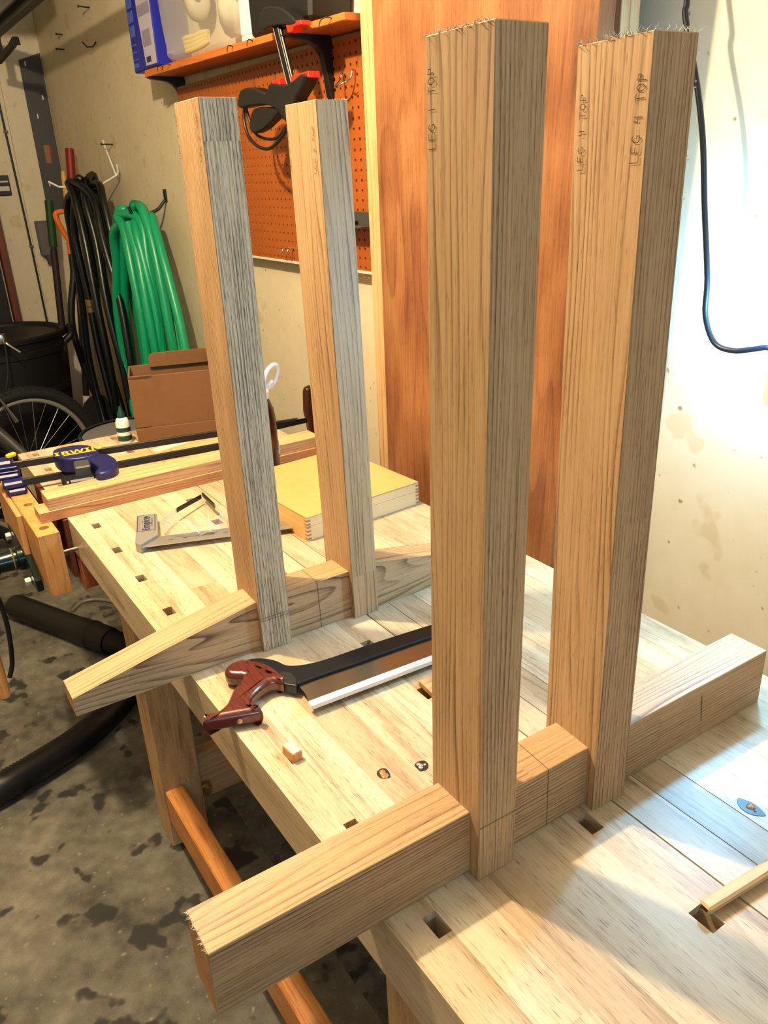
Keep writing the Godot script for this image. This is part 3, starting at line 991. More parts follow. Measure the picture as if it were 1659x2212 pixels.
	var l2 := leg_part(o, [Vector3(0.0095, 0, -0.5579), Vector3(0.0544, 0, -0.5564), Vector3(0.0516, 0, -0.4744), Vector3(0.0067, 0, -0.4759), Vector3(0.0082, 0.7151, -0.5586), Vector3(0.0531, 0.7151, -0.5571), Vector3(0.0503, 0.7151, -0.475), Vector3(0.0054, 0.7151, -0.4765)], M.rift_b, {"z1": M.rough, "x0": M.rift}, Vector2(0.05, 0.5), "leg with a rough-sawn grey face and chipped corner")
	part(l2, "pencil_lettering", handwriting("LEG 2 TOP", Vector3(0.0072, 0.655, -0.5530), Vector3.UP, Vector3.FORWARD, Vector3.LEFT, 0.0045, 0.05, M.pencil_soft))
	part(l2, "pencil_lettering", handwriting("LEG 2 TOP", Vector3(0.0055, 0.650, -0.4850), Vector3.UP, Vector3.FORWARD, Vector3.LEFT, 0.0045, 0.05, M.pencil_soft))
	mb = MB.new(M.pencil_soft)
	pencil_line(mb, Vector3(0.0068, 0.0548, -0.4744), Vector3(0.0515, 0.0545, -0.4736), Vector3.BACK, 0.0006)
	part(l2, "pencil_mark", mb)
	mb = MB.new(M.pencil_soft)
	pencil_line(mb, Vector3(0.0068, 0.0508, -0.4744), Vector3(0.0515, 0.0500, -0.4736), Vector3.BACK, 0.0006)
	part(l2, "pencil_mark", mb)
	var l3 := leg_part(o, [Vector3(0.1609, 0, -0.5543), Vector3(0.2047, 0, -0.5542), Vector3(0.2045, 0, -0.4738), Vector3(0.1606, 0, -0.4739), Vector3(0.1535, 0.7138, -0.5582), Vector3(0.1974, 0.7138, -0.558), Vector3(0.1972, 0.7138, -0.4776), Vector3(0.1533, 0.7138, -0.4778)], M.rift_b, {"z1": M.leg_pale if M.has("leg_pale") else M.rift_pale, "x0": M.rift_wide}, Vector2(0.11, 0.2), "leg with a smooth pale face and frayed top edge")
	part(l3, "pencil_lettering", handwriting("LEG 3 TOP", Vector3(0.1534, 0.637, -0.5535), Vector3.UP, Vector3.FORWARD, Vector3.LEFT, 0.0045, 0.05, M.pencil_soft))
	part(l3, "pencil_lettering", handwriting("LEG 3 TOP", Vector3(0.1530, 0.632, -0.4865), Vector3.UP, Vector3.FORWARD, Vector3.LEFT, 0.0055, 0.055, M.pencil_soft))
	splinters(l3, Vector3(0.1974, 0.7138, -0.52), Vector3(0.1972, 0.7138, -0.4776), Vector3(0.3, 0.5, 0.4), 22, 15, 0.003)
	splinters(l3, Vector3(0.1533, 0.7138, -0.4778), Vector3(0.1972, 0.7138, -0.4776), Vector3(0, 0.5, 0.4), 16, 16, 0.0025)

# a length of the tapered foot: one continuous grain along x on every face
func foot_segment(mb: MB, c: Array, x0: float) -> void:
	var f := [[[4, 5, 7, 6], Vector3.BACK, M.arch], [[0, 1, 3, 2], Vector3.FORWARD, M.arch], [[2, 3, 7, 6], Vector3.UP, M.rift_pale], [[0, 1, 5, 4], Vector3.DOWN, M.arch]]
	for s in f:
		var q: Array = s[0]
		mb.mat = s[2]
		var uv := []
		for i in 4:
			var p: Vector3 = c[q[i]]
			uv.append(Vector2((p.y if s[1].y == 0.0 else p.z + 0.52) + 0.02, p.x + 0.4))
		var n := (c[q[1]] - c[q[0]] as Vector3).cross(c[q[3]] - c[q[0]]).normalized()
		if n.dot(s[1]) < 0.0:
			n = -n
		mb.quad(c[q[0]], c[q[1]], c[q[2]], c[q[3]], n, uv[0], uv[1], uv[2], uv[3])
	mb.mat = M.end
	if x0 < -0.2:
		mb.quad(c[0], c[2], c[6], c[4], Vector3.LEFT, Vector2.ZERO, Vector2.ONE, Vector2.ONE, Vector2.ZERO)
	if x0 > 0.3:
		mb.quad(c[1], c[3], c[7], c[5], Vector3.RIGHT, Vector2.ZERO, Vector2.ONE, Vector2.ONE, Vector2.ZERO)

# ---------------------------------------------------------------- things on the near bench
func lettering(parent: Node3D, called: String, text: String, size: float, xf: Transform3D, m: Material, bold := true) -> void:
	var f := SystemFont.new()
	f.font_names = PackedStringArray(["Droid Sans"])
	f.font_weight = 700 if bold else 400
	var t := TextMesh.new()
	t.text = text
	t.font = f
	t.font_size = 64
	t.pixel_size = size / 64.0
	t.depth = 0.0004
	t.material = m
	var o := MeshInstance3D.new()
	o.name = child_name(parent, called)
	o.mesh = t
	o.transform = xf
	if parent.get_parent() == self:
		o.position -= parent.position
	parent.add_child(o)

func build_bench_top_things() -> void:
	build_saw()
	var mb := MB.new(M.fir)
	mb.obox(Transform3D(Basis(Vector3.UP, 0.12), Vector3(-0.0642, -0.022, -0.252)), Vector3(0.0135, 0.070, 0.0235), 1, Vector2.ZERO, 0.0012, {"y1": M.white_soft})
	var dog := single("bench_dog", mb, "square wooden bench dog with a whitened top standing up near the saw handle", "bench dog")
	var rng := RandomNumberGenerator.new()
	rng.seed = 4
	mb = MB.new(M.white_soft)
	for i in 9:
		mb.lathe(PackedVector2Array([Vector2(0.003, 0), Vector2(0.002, 0.0007), Vector2(0, 0.001)]), 6, Transform3D(Basis(), Vector3(-0.0642 + rng.randf_range(-0.004, 0.004), 0.0130, -0.252 + rng.randf_range(-0.009, 0.009))))
	part(dog, "flaking_top", mb)
	mb = MB.new(M.board_b)
	mb.obox(Transform3D(Basis(Vector3.UP, -0.06), Vector3(0.164, 0.0042, -0.257)), Vector3(0.055, 0.008, 0.034), 0, Vector2(0.1, 0.5), 0.0005, {"end": M.end})
	single("wood_offcut", mb, "small flat wooden offcut half hidden behind the front leg beside the saw", "offcut")
	mb = MB.new(M.pine)
	mb.obox(Transform3D(Basis(Vector3.UP, -0.085), Vector3(0.286, 0.0085, 0.1745)), Vector3(0.296, 0.0085, 0.0125), 0, Vector2(0.05, 0.3), 0.0022, {"end": M.walnut})
	single("wood_batten", mb, "slim planed wooden batten lying over a dog hole at the near right of the bench", "batten")
	build_square()
	build_glasses()
	build_case()
	mb = MB.new(M.board_b)
	mb.box(Vector3(-0.152, 0.0003, -1.238), Vector3(0.490, 0.0222, -1.180), 0, Vector2(0.02, 0.15), 0.0006, {"end": M.end, "z1": tex(T.rift_wide, 0.12, 0.8, Color(0.98, 0.85, 0.72), 0.6)})
	single("wood_board", mb, "lower of two long wooden boards stacked across the bench, sticking out further left", "board")
	mb = MB.new(M.board)
	mb.box(Vector3(-0.131, 0.0226, -1.246), Vector3(0.505, 0.0475, -1.184), 0, Vector2(0.3, 0.35), 0.0006, {"end": M.end, "y1": M.pine})
	single("wood_board", mb, "upper of two long wooden boards stacked across the bench, paler with a small knot", "board")
	# short board with saw kerfs behind the clamps
	mb = MB.new(M.pine)
	mb.box(Vector3(0.045, 0.0003, -1.475), Vector3(0.46, 0.004, -1.285), 0, Vector2(0.1, 0.0), 0.0005, {"end": M.end})
	var cut := [0.045, 0.1694, 0.2145, 0.46]
	for i in cut.size() - 1:
		mb.box(Vector3(cut[i] + 0.0007, 0.004, -1.475), Vector3(cut[i + 1] - 0.0007, 0.0115, -1.285), 0, Vector2(0.2, 0.1 * i), 0.0003, {"end": M.end})
	single("test_board", mb, "thin pale board with two narrow saw kerfs lying flat under the clamp bars", "board")

func build_saw() -> void:
	var o := thing("back_saw", "hand saw with a glossy reddish wooden handle, dark spine and white tooth guard", "saw", Vector3(0.0, 0.0, -0.36))
	var h := [[-0.0102, -0.3778], [-0.0125, -0.4036], [-0.0219, -0.4273], [-0.038, -0.4451], [-0.0546, -0.4475], [-0.0676, -0.4400], [-0.0712, -0.4270], [-0.0640, -0.4160], [-0.0560, -0.4085], [-0.0643, -0.4003], [-0.0788, -0.3884], [-0.090, -0.3746], [-0.0993, -0.3649], [-0.1128, -0.3584], [-0.1245, -0.3565], [-0.1335, -0.3525], [-0.1335, -0.3505], [-0.1170, -0.3440], [-0.0972, -0.3365], [-0.0773, -0.3290], [-0.0665, -0.3265], [-0.0660, -0.3290], [-0.0692, -0.3389], [-0.0703, -0.3503], [-0.0629, -0.3604], [-0.0484, -0.3700], [-0.0351, -0.3740], [-0.0239, -0.3712], [-0.0174, -0.3640]]
	var pts := []
	for p in h:
		pts.append(Vector2(p[0], p[1]))
	var mb := MB.new(M.rose)
	mb.slab(curve2(pts, 3), 0.0235, 0.0088, flat_frame(0.0012), 5)
	var handle := part(o, "handle", mb)
	mb = MB.new(M.zinc)
	var nrm := Vector3(-0.36, 0, 0.93).normalized()
	mb.lathe(PackedVector2Array([Vector2(0.0035, 0.0), Vector2(0.0032, 0.0008), Vector2(0, 0.001)]), 12, Transform3D(Basis(Quaternion(Vector3.UP, nrm)), Vector3(-0.0935, 0.012, -0.3352)))
	part(handle, "screw", mb)
	mb = MB.new(M.black)
	mb.slab(outline([[-0.018, -0.388], [-0.004, -0.392], [0.004, -0.380], [0.002, -0.360], [-0.006, -0.350], [-0.016, -0.362]]), 0.015, 0.002, flat_frame(0.004), 2)
	part(o, "ferrule", mb)
	mb = MB.new(M.dark_steel)
	mb.slab(curve2([Vector2(-0.040, -0.4495), Vector2(-0.0238, -0.4475), Vector2(-0.008, -0.436), Vector2(0.0022, -0.4202), Vector2(0.0079, -0.4036), Vector2(0.0232, -0.3928), Vector2(0.0554, -0.3842), Vector2(0.128, -0.3787), Vector2(0.2265, -0.3680), Vector2(0.330, -0.3545), Vector2(0.328, -0.3265), Vector2(0.2618, -0.3347), Vector2(0.2054, -0.3405), Vector2(0.1534, -0.3449), Vector2(0.0786, -0.3496), Vector2(0.0308, -0.3537), Vector2(0.0068, -0.3548), Vector2(-0.0025, -0.3568), Vector2(-0.008, -0.3760), Vector2(-0.018, -0.410), Vector2(-0.030, -0.435)], 3), 0.009, 0.003, flat_frame(0.0082), 3)
	part(o, "spine", mb)
	mb = MB.new(M.steel)
	mb.slab(outline([[0.0005, -0.361], [0.034, -0.362], [0.21, -0.348], [0.33, -0.338], [0.31, -0.285], [0.1793, -0.3025], [-0.0054, -0.3115], [-0.0040, -0.3200], [-0.0010, -0.335]]), 0.001, 0.0, flat_frame(0.0120))
	part(o, "blade", mb)
	mb = MB.new(M.white)
	mb.obox(Transform3D(Basis(Vector3.UP, -0.062), Vector3(0.152, 0.0118, -0.3008)), Vector3(0.320, 0.0075, 0.0115), 0, Vector2.ZERO, 0.001)
	part(o, "tooth_guard", mb)

func build_square() -> void:
	var o := thing("try_square", "try square with a printed silver stock and steel blade beside the safety glasses", "try square", Vector3(0.0, 0.0, -0.97))
	var mb := MB.new(M.alu)
	mb.slab(outline([[0.0054, -1.0506], [0.0421, -1.0365], [0.010, -0.9374], [-0.0315, -0.9124], [-0.0365, -0.9272]]), 0.018, 0.001, flat_frame(0.0004), 2)
	var stock := part(o, "stock", mb)
	var along := Vector3(0.0413, 0, -0.1234).normalized()
	var across := Vector3(-along.z, 0, along.x) * -1.0
	var mid := Vector3(0.0105, 0.0186, -1.006)
	mb = MB.new(M.ink)
	var wide := 0.0165
	var tall := 0.040
	for s in [-1.0, 1.0]:
		mb.obox(Transform3D(Basis(along, Vector3.UP, along.cross(Vector3.UP)), mid + across * wide * s), Vector3(tall * 2.0, 0.0003, 0.0012), 0)
		mb.obox(Transform3D(Basis(along, Vector3.UP, along.cross(Vector3.UP)), mid + along * tall * s), Vector3(0.0012, 0.0003, wide * 2.0), 0)
	part(stock, "label_border", mb)
	var left := Vector3.UP.cross(along)
	lettering(stock, "lettering", "Empire", 0.0195, Transform3D(Basis(along, left, Vector3.UP), mid - along * 0.004 + Vector3(-0.9995, 0, 0) * 0.0), M.ink)
	mb = MB.new(M.ink)
	for k in 3:
		var p := mid + along * 0.030 - left * 0.001 * (k - 1) + left * (0.0035 * (k - 1))
		mb.obox(Transform3D(Basis(along, Vector3.UP, along.cross(Vector3.UP)), p), Vector3(0.006 if k == 1 else 0.003, 0.0003, 0.003), 0)
	mb.obox(Transform3D(Basis(along, Vector3.UP, along.cross(Vector3.UP)), mid - left * 0.011), Vector3(0.040, 0.0003, 0.0010), 0)
	part(stock, "emblem", mb)
	var a := Vector3(-0.031, 0.0, -0.9135)
	var b := Vector3(0.1275, 0.0, -0.8535)
	var bd := (b - a).normalized()
	var bn := Vector3(bd.z, 0, -bd.x)
	mb = MB.new(M.rule)
	mb.obox(Transform3D(Basis(bd, Vector3.UP, bd.cross(Vector3.UP)), a + bd * 0.14 + bn * 0.021 + Vector3(0, 0.0113, 0)), Vector3(0.28, 0.0016, 0.040), 0, Vector2.ZERO, 0.0003)
	var blade := part(o, "blade", mb)
	mb = MB.new(M.ink)
	for k in 9:
		var p := a + bd * (0.055 + 0.0254 * k) + bn * 0.020 + Vector3(0, 0.0123, 0)
		mb.obox(Transform3D(Basis(bd, Vector3.UP, bd.cross(Vector3.UP)), p), Vector3(0.0055, 0.0002, 0.0022), 0)
		mb.obox(Transform3D(Basis(bd, Vector3.UP, bd.cross(Vector3.UP)), p - bd * 0.0045), Vector3(0.0012, 0.0002, 0.0030), 0)
	part(blade, "inch_mark", mb)

func build_glasses() -> void:
	var o := thing("safety_glasses", "clear plastic safety glasses with black temple tips lying open behind the try square", "safety glasses", Vector3(0.09, 0.0, -0.97))
	var rim := curve([Vector3(0.040, 0, -0.985), Vector3(0.026, 0, -0.952), Vector3(0.034, 0, -0.920), Vector3(0.058, 0, -0.900), Vector3(0.092, 0, -0.889), Vector3(0.120, 0, -0.891), Vector3(0.138, 0, -0.908), Vector3(0.146, 0, -0.935), Vector3(0.146, 0, -0.962)], 5)
	var n := rim.size()
	var mb := MB.new(M.lens)
	var low := PackedVector3Array()
	var top := PackedVector3Array()
	for i in n:
		var t := float(i) / (n - 1)
		var nose := exp(-pow((t - 0.5) / 0.085, 2.0))
		var tip := exp(-pow(minf(t, 1.0 - t) / 0.07, 2.0))
		low.append(rim[i] + Vector3(0, 0.002 + 0.017 * nose + 0.016 * tip, 0))
		top.append(rim[i] + Vector3(0.004 * sin(t * PI), 0.042 - 0.006 * tip - 0.004 * nose, -0.006 * sin(t * PI)))
	for i in n - 1:
		var nn := (rim[i + 1] - rim[i]).cross(Vector3.UP).normalized()
		mb.quad(low[i], low[i + 1], top[i + 1], top[i], nn, Vector2.ZERO, Vector2.ZERO, Vector2.ZERO, Vector2.ZERO)
	var lens := part(o, "lens", mb)
	mb = MB.new(M.clear_plastic)
	mb.tube(low, 0.0008, 6)
	mb.tube(top, 0.0008, 6)
	part(lens, "rim", mb)
	mb = MB.new(M.clear_plastic)
	mb.tube(curve([Vector3(0.078, 0.014, -0.899), Vector3(0.074, 0.024, -0.915), Vector3(0.070, 0.033, -0.935)], 4), [0.002, 0.0022, 0.002, 0.0018, 0.0016, 0.0013, 0.001, 0.0009, 0.0008], 8)
	part(o, "nose_pad", mb)
	mb = MB.new(M.clear_plastic)
	mb.tube(curve([Vector3(0.098, 0.012, -0.897), Vector3(0.106, 0.024, -0.920), Vector3(0.115, 0.036, -0.94)], 4), [0.002, 0.0022, 0.002, 0.0018, 0.0016, 0.0013, 0.001, 0.0009, 0.0008], 8)
	part(o, "nose_pad", mb)
	for s in 2:
		var a := Vector3(0.040, 0.026, -0.985) if s == 0 else Vector3(0.146, 0.026, -0.962)
		var mid := Vector3(0.0800, 0.0225, -1.020) if s == 0 else Vector3(0.1475, 0.022, -0.990)
		var e := Vector3(0.1480, 0.019, -1.066) if s == 0 else Vector3(0.1560, 0.018, -1.078)
		mb = MB.new(M.clear_plastic)
		strip(mb, a, mid, 0.011, 0.0022)
		var arm := part(o, "temple", mb)
		mb = MB.new(M.black)
		strip(mb, mid.lerp(a, 0.08), e, 0.0095, 0.0042)
		part(arm, "temple_tip", mb, "black temple tip")

func strip(mb: MB, a: Vector3, b: Vector3, tall: float, thick: float) -> void:
	mb.obox(frame_at((a + b) * 0.5, b - a), Vector3(a.distance_to(b), tall, thick), 0, Vector2.ZERO, minf(tall, thick) * 0.3)

func build_case() -> void:
	var o := thing("wooden_case", "shallow pale plywood case with finger-jointed corners lying behind the tapered frame", "wooden case", Vector3(0.365, 0, -0.91))
	var u := Vector3(0.269, 0, -0.017).normalized()
	var w := Vector3(u.z, 0, -u.x)     # away from the camera
	var fl := Vector3(0.238, 0, -0.765)
	var long := 0.2695
	var deep := 0.287
	var bs := Basis(u, Vector3.UP, -w)
	for s in 2:
		var y0 := 0.0004 if s == 0 else 0.0292
		var y1 := 0.0288 if s == 0 else 0.0480
		var mb := MB.new(M.ply_cool_lit)
		var t := 0.008
		for q in [[0.0, long, 0.0, t], [0.0, long, deep - t, deep], [0.0, t, t, deep - t], [long - t, long, t, deep - t]]:
			var c: Vector3 = fl + u * (q[0] + q[1]) * 0.5 + w * (q[2] + q[3]) * 0.5 + Vector3(0, (y0 + y1) * 0.5, 0)
			mb.obox(Transform3D(bs, c), Vector3(q[1] - q[0], y1 - y0, q[3] - q[2]), 0, Vector2(q[0], q[2] + s), 0.0004, {"x0": M.ply, "x1": M.ply})
		var side := part(o, "body" if s == 0 else "lid", mb)
		mb = MB.new(M.ply)
		var yy := 0.0025 if s == 0 else 0.0472
		mb.obox(Transform3D(bs, fl + u * long * 0.5 + w * deep * 0.5 + Vector3(0, yy, 0)), Vector3(long - (0.016 if s == 0 else 0.0), 0.003 if s == 0 else 0.0034, deep - (0.016 if s == 0 else 0.0)), 2, Vector2(0.1, 0.1), 0.0008)
		part(side, "bottom_panel" if s == 0 else "top_panel", mb)
		# end grain of the fingers, flush pieces let into both faces of each front corner
		for cx in [0.0, long]:
			var k := 0
			var y := y0 + 0.0022
			while y < y1 - 0.003:
				mb = MB.new(M.endjoint)
				var c: Vector3 = fl + u * (0.0039 if cx == 0.0 else long - 0.0039) + w * 0.0038 + Vector3(0, y + 0.0019, 0)
				mb.obox(Transform3D(bs, c), Vector3(0.0082, 0.0038, 0.0082), 0)
				part(side, "finger_joint", mb)
				y += 0.0076
				k += 1

# ---------------------------------------------------------------- things on the far end of the bench
func build_far_bench_things() -> void:
	build_clamps()
	var mb: MB
	# cardboard box
	var o := thing("cardboard_box", "open brown cardboard box on the far end of the bench before the green hose", "box", Vector3(0.30, 0, -1.60))
	var a := Vector3(0.176, 0, -1.578)
	var u := Vector3(0.193, 0, 0.062).normalized()
	var w := Vector3(u.z, 0, -u.x)
	var bs := Basis(u, Vector3.UP, -w)
	var bx := func(cu: float, cy: float, cw: float, su: float, sy: float, sw: float, called: String, m: Material) -> void:
		var b := MB.new(m)
		b.obox(Transform3D(bs, a + u * cu + Vector3(0, cy, 0) + w * cw), Vector3(su, sy, sw), 1, Vector2.ZERO, 0.0008)
		part(o, called, b)
	bx.call(0.15, 0.108, 0.002, 0.30, 0.134, 0.004, "panel", M.card)
	bx.call(0.15, 0.020, 0.000, 0.296, 0.038, 0.004, "folded_flap", M.card)
	bx.call(0.002, 0.086, 0.08, 0.004, 0.172, 0.152, "panel", M.card)
	bx.call(0.298, 0.086, 0.08, 0.004, 0.172, 0.152, "panel", M.card)
	bx.call(0.15, 0.086, 0.158, 0.30, 0.172, 0.004, "panel", M.card)
	bx.call(0.15, 0.003, 0.08, 0.296, 0.004, 0.15, "panel", M.card_in)
	mb = MB.new(M.card)
	mb.slab(outline([[0.055, 0.165], [0.055, 0.192], [0.060, 0.2005], [0.072, 0.203], [0.218, 0.203], [0.228, 0.199], [0.236, 0.186], [0.236, 0.165]]), 0.004, 0.0008, Transform3D(Basis(u, Vector3.UP, w), a + w * 0.148), 1)
	part(o, "tab", mb)
	mb = MB.new(M.card_in)
	mb.obox(Transform3D(bs * Basis(Vector3.RIGHT, 0.3), a + u * 0.03 + Vector3(0, 0.174, 0) + w * 0.0), Vector3(0.056, 0.006, 0.004), 0)
	part(o, "torn_edge", mb)
	# glue bottle
	o = thing("glue_bottle", "small white glue bottle with a teal cap beside the cardboard box", "bottle", Vector3(0.152, 0, -1.61))
	mb = MB.new(M.white)
	mb.lathe(PackedVector2Array([Vector2(0, 0.0), Vector2(0.017, 0.0), Vector2(0.018, 0.003), Vector2(0.018, 0.055), Vector2(0.014, 0.066), Vector2(0.008, 0.070)]), 20, Transform3D(Basis(), o.position))
	part(o, "body", mb)
	mb = MB.new(M.cap_teal)
	mb.lathe(PackedVector2Array([Vector2(0.010, 0.068), Vector2(0.0095, 0.080), Vector2(0.006, 0.086), Vector2(0.003, 0.098), Vector2(0, 0.098)]), 16, Transform3D(Basis(), o.position))
	part(o, "cap", mb)
	mb = MB.new(M.cap_teal)
	mb.lathe(PackedVector2Array([Vector2(0.0183, 0.008), Vector2(0.0183, 0.022)]), 20, Transform3D(Basis(), o.position))
	mb.lathe(PackedVector2Array([Vector2(0.0183, 0.032), Vector2(0.0183, 0.044)]), 20, Transform3D(Basis(), o.position))
	part(o, "label_band", mb)
	mb = MB.new(M.white_soft)
	mb.obox(Transform3D(Basis(Vector3.UP, 0.25), Vector3(0.232, 0.0065, -1.468)), Vector3(0.12, 0.012, 0.035), 0, Vector2.ZERO, 0.004)
	single("plastic_strip", mb, "flat white plastic piece lying between the cardboard box and the clamp bar", "plastic strip")
	# dark red flask
	o = thing("sports_flask", "slim dark burgundy flask with a white loop cap standing behind the wooden case", "flask", Vector3(0.318, 0, -1.112))
	mb = MB.new(M.wine)
	mb.lathe(PackedVector2Array([Vector2(0, 0.0), Vector2(0.034, 0.0), Vector2(0.037, 0.004), Vector2(0.037, 0.135), Vector2(0.034, 0.165), Vector2(0.027, 0.185), Vector2(0.024, 0.192)]), 28, Transform3D(Basis(), o.position))
	var body := part(o, "body", mb)
	mb = MB.new(M.white)
	var wl := curve([Vector3(0.3500, 0.076, -1.0925), Vector3(0.3535, 0.090, -1.0985), Vector3(0.3548, 0.086, -1.1060), Vector3(0.3530, 0.074, -1.098), Vector3(0.3470, 0.064, -1.089), Vector3(0.3460, 0.068, -1.0875)], 4, true)
	mb.tube(wl, 0.0009, 5, true)
	part(body, "wing_emblem", mb)
	mb = MB.new(M.white)
	mb.lathe(PackedVector2Array([Vector2(0.026, 0.190), Vector2(0.027, 0.205), Vector2(0.022, 0.212), Vector2(0, 0.213)]), 24, Transform3D(Basis(), o.position))
	var loop := PackedVector3Array()
	for i in 20:
		var t := TAU * i / 20
		loop.append(o.position + Vector3(0.038 + 0.020 * sin(t), 0.232 + 0.020 * cos(t) + 0.012 * sin(t), -0.005 * sin(t)))
	mb.tube(loop, 0.0052, 10, true)
	mb.tube(curve([o.position + Vector3(0.012, 0.205, 0), o.position + Vector3(0.026, 0.213, 0), o.position + Vector3(0.040, 0.222, 0)], 4), 0.007, 10)
	part(o, "cap", mb, "white loop cap")
	# hand saw standing on its handle against the wall side
	o = thing("hand_saw", "dark steel hand saw with a dark wooden handle standing upright behind the boards", "saw", Vector3(0.55, 0, -1.30))
	mb = MB.new(M.walnut)
	var hf := Transform3D(Basis(Vector3.RIGHT, Vector3.UP, Vector3.BACK), Vector3(0, 0, -1.31))
	mb.slab(curve2([Vector2(0.532, 0.028), Vector2(0.530, 0.055), Vector2(0.5255, 0.075), Vector2(0.527, 0.105), Vector2(0.530, 0.135), Vector2(0.540, 0.1425), Vector2(0.556, 0.142), Vector2(0.575, 0.128), Vector2(0.588, 0.10), Vector2(0.590, 0.05), Vector2(0.580, 0.005), Vector2(0.555, -0.01), Vector2(0.538, 0.005)], 4), 0.024, 0.009, hf, 4)
	part(o, "handle", mb)
	mb = MB.new(M.dark_steel)
	mb.slab(outline([[0.300, 0.040], [0.443, 0.0655], [0.515, 0.063], [0.545, 0.0615], [0.545, 0.050], [0.443, 0.049], [0.300, 0.028]]), 0.003, 0.0, Transform3D(hf.basis, Vector3(0, 0, -1.3)))
	part(o, "blade", mb)

func build_clamps() -> void:
	# clamp with the lettered body: its bar runs the whole width of the bench
	var o := thing("bar_clamp", "long blue bar clamp with yellow lettering lying across the far end of the bench", "clamp", Vector3(0.0, 0, -1.4), "blue bar clamps on the far end of the bench")
	var p0 := Vector3(-0.160, 0.055, -1.438)
	var p1 := Vector3(0.512, 0.055, -1.311)
	var d := (p1 - p0).normalized()
	var mb := MB.new(M.bar)
	mb.obox(frame_at((p0 + p1) * 0.5, d), Vector3(p0.distance_to(p1), 0.0165, 0.007), 0, Vector2.ZERO, 0.0012)
	part(o, "bar", mb)
	mb = MB.new(M.blue)
	mb.obox(frame_at(Vector3(-0.166, 0.050, -1.452), d), Vector3(0.042, 0.036, 0.045), 0, Vector2.ZERO, 0.005)
	mb.obox(frame_at(Vector3(-0.162, 0.034, -1.440), d), Vector3(0.048, 0.012, 0.045), 0, Vector2.ZERO, 0.004)
	for k in 2:
		mb.obox(frame_at(Vector3(-0.164, 0.044 + 0.010 * k, -1.428), d), Vector3(0.044, 0.003, 0.006), 0, Vector2.ZERO, 0.001)
	part(o, "fixed_jaw", mb)
	mb = MB.new(M.blue)
	mb.slab(curve2([Vector2(-0.058, -1.440), Vector2(-0.020, -1.450), Vector2(0.012, -1.434), Vector2(0.026, -1.398), Vector2(0.024, -1.358), Vector2(0.0, -1.340), Vector2(-0.042, -1.350), Vector2(-0.062, -1.385)], 3), 0.036, 0.005, flat_frame(0.034), 3)
	var bodyp := part(o, "body", mb)
	mb = MB.new(M.yellow)
	var lu := Vector3(0.975, 0, 0.12).normalized()
	var lv := Vector3.UP.cross(lu)
	var lp := Vector3(-0.014, 0.0701, -1.378)
	mb.slab(outline([[-0.036, -0.006], [0.036, -0.006], [0.034, 0.0], [-0.032, 0.0]]), 0.0005, 0.0, Transform3D(Basis(lu, lv, Vector3.UP), lp))
	part(bodyp, "label", mb)
	lettering(bodyp, "lettering", "IRWIN", 0.034, Transform3D(Basis(lu, lv, Vector3.UP), lp + lv * 0.0155), M.yellow)
	mb = MB.new(M.blue)
	mb.slab(curve2([Vector2(-0.010, -1.362), Vector2(0.018, -1.366), Vector2(0.040, -1.338), Vector2(0.044, -1.290), Vector2(0.026, -1.232), Vector2(-0.006, -1.220), Vector2(-0.018, -1.238), Vector2(-0.002, -1.275)], 3), 0.034, 0.007, flat_frame(0.032), 3)
	part(o, "grip", mb)
	mb = MB.new(M.grey_metal)
	mb.obox(frame_at(Vector3(-0.025, 0.052, -1.318), d), Vector3(0.034, 0.024, 0.05), 0, Vector2.ZERO, 0.003)
	part(o, "trigger", mb)
	mb = MB.new(M.black)
	mb.obox(frame_at(Vector3(-0.036, 0.037, -1.290), d), Vector3(0.056, 0.014, 0.04), 0, Vector2.ZERO, 0.004)
	mb.obox(frame_at(Vector3(-0.030, 0.028, -1.318), d), Vector3(0.075, 0.014, 0.05), 0, Vector2.ZERO, 0.004)
	part(o, "pad", mb)
	mb = MB.new(M.yellow)
	mb.obox(Transform3D(Basis(Vector3.UP, 0.5), Vector3(-0.146, 0.074, -1.452)), Vector3(0.024, 0.010, 0.012), 0, Vector2.ZERO, 0.003)
	part(o, "release_button", mb)
	# second clamp, lower and shorter
	o = thing("bar_clamp", "second blue bar clamp lying lower, its jaw resting on the vise jaw", "clamp", Vector3(0.0, 0, -1.38), "blue bar clamps on the far end of the bench")
	p0 = Vector3(-0.150, 0.0205, -1.407)
	p1 = Vector3(0.36, 0.0205, -1.349)
	d = (p1 - p0).normalized()
	mb = MB.new(M.black_soft)
	mb.obox(frame_at((p0 + p1) * 0.5, d), Vector3(p0.distance_to(p1), 0.0165, 0.007), 0, Vector2.ZERO, 0.0012)
	part(o, "bar", mb)
	mb = MB.new(M.blue)
	mb.obox(frame_at(Vector3(-0.160, 0.0225, -1.408), d), Vector3(0.044, 0.016, 0.04), 0, Vector2.ZERO, 0.004)
	mb.obox(frame_at(Vector3(-0.156, 0.0075, -1.402), d), Vector3(0.040, 0.0145, 0.04), 0, Vector2.ZERO, 0.004)
	part(o, "fixed_jaw", mb)
	mb = MB.new(M.black)
	mb.obox(frame_at(Vector3(-0.020, 0.014, -1.370), d), Vector3(0.09, 0.026, 0.045), 0, Vector2.ZERO, 0.006)
	part(o, "body", mb)

# ---------------------------------------------------------------- against and on the wall
func build_wall_things() -> void:
	build_panels()
	build_pegboard()
	build_shelf()
	build_hanging_clamp()
	build_hoses()
	build_cord_and_lamp()
	build_far_wall()

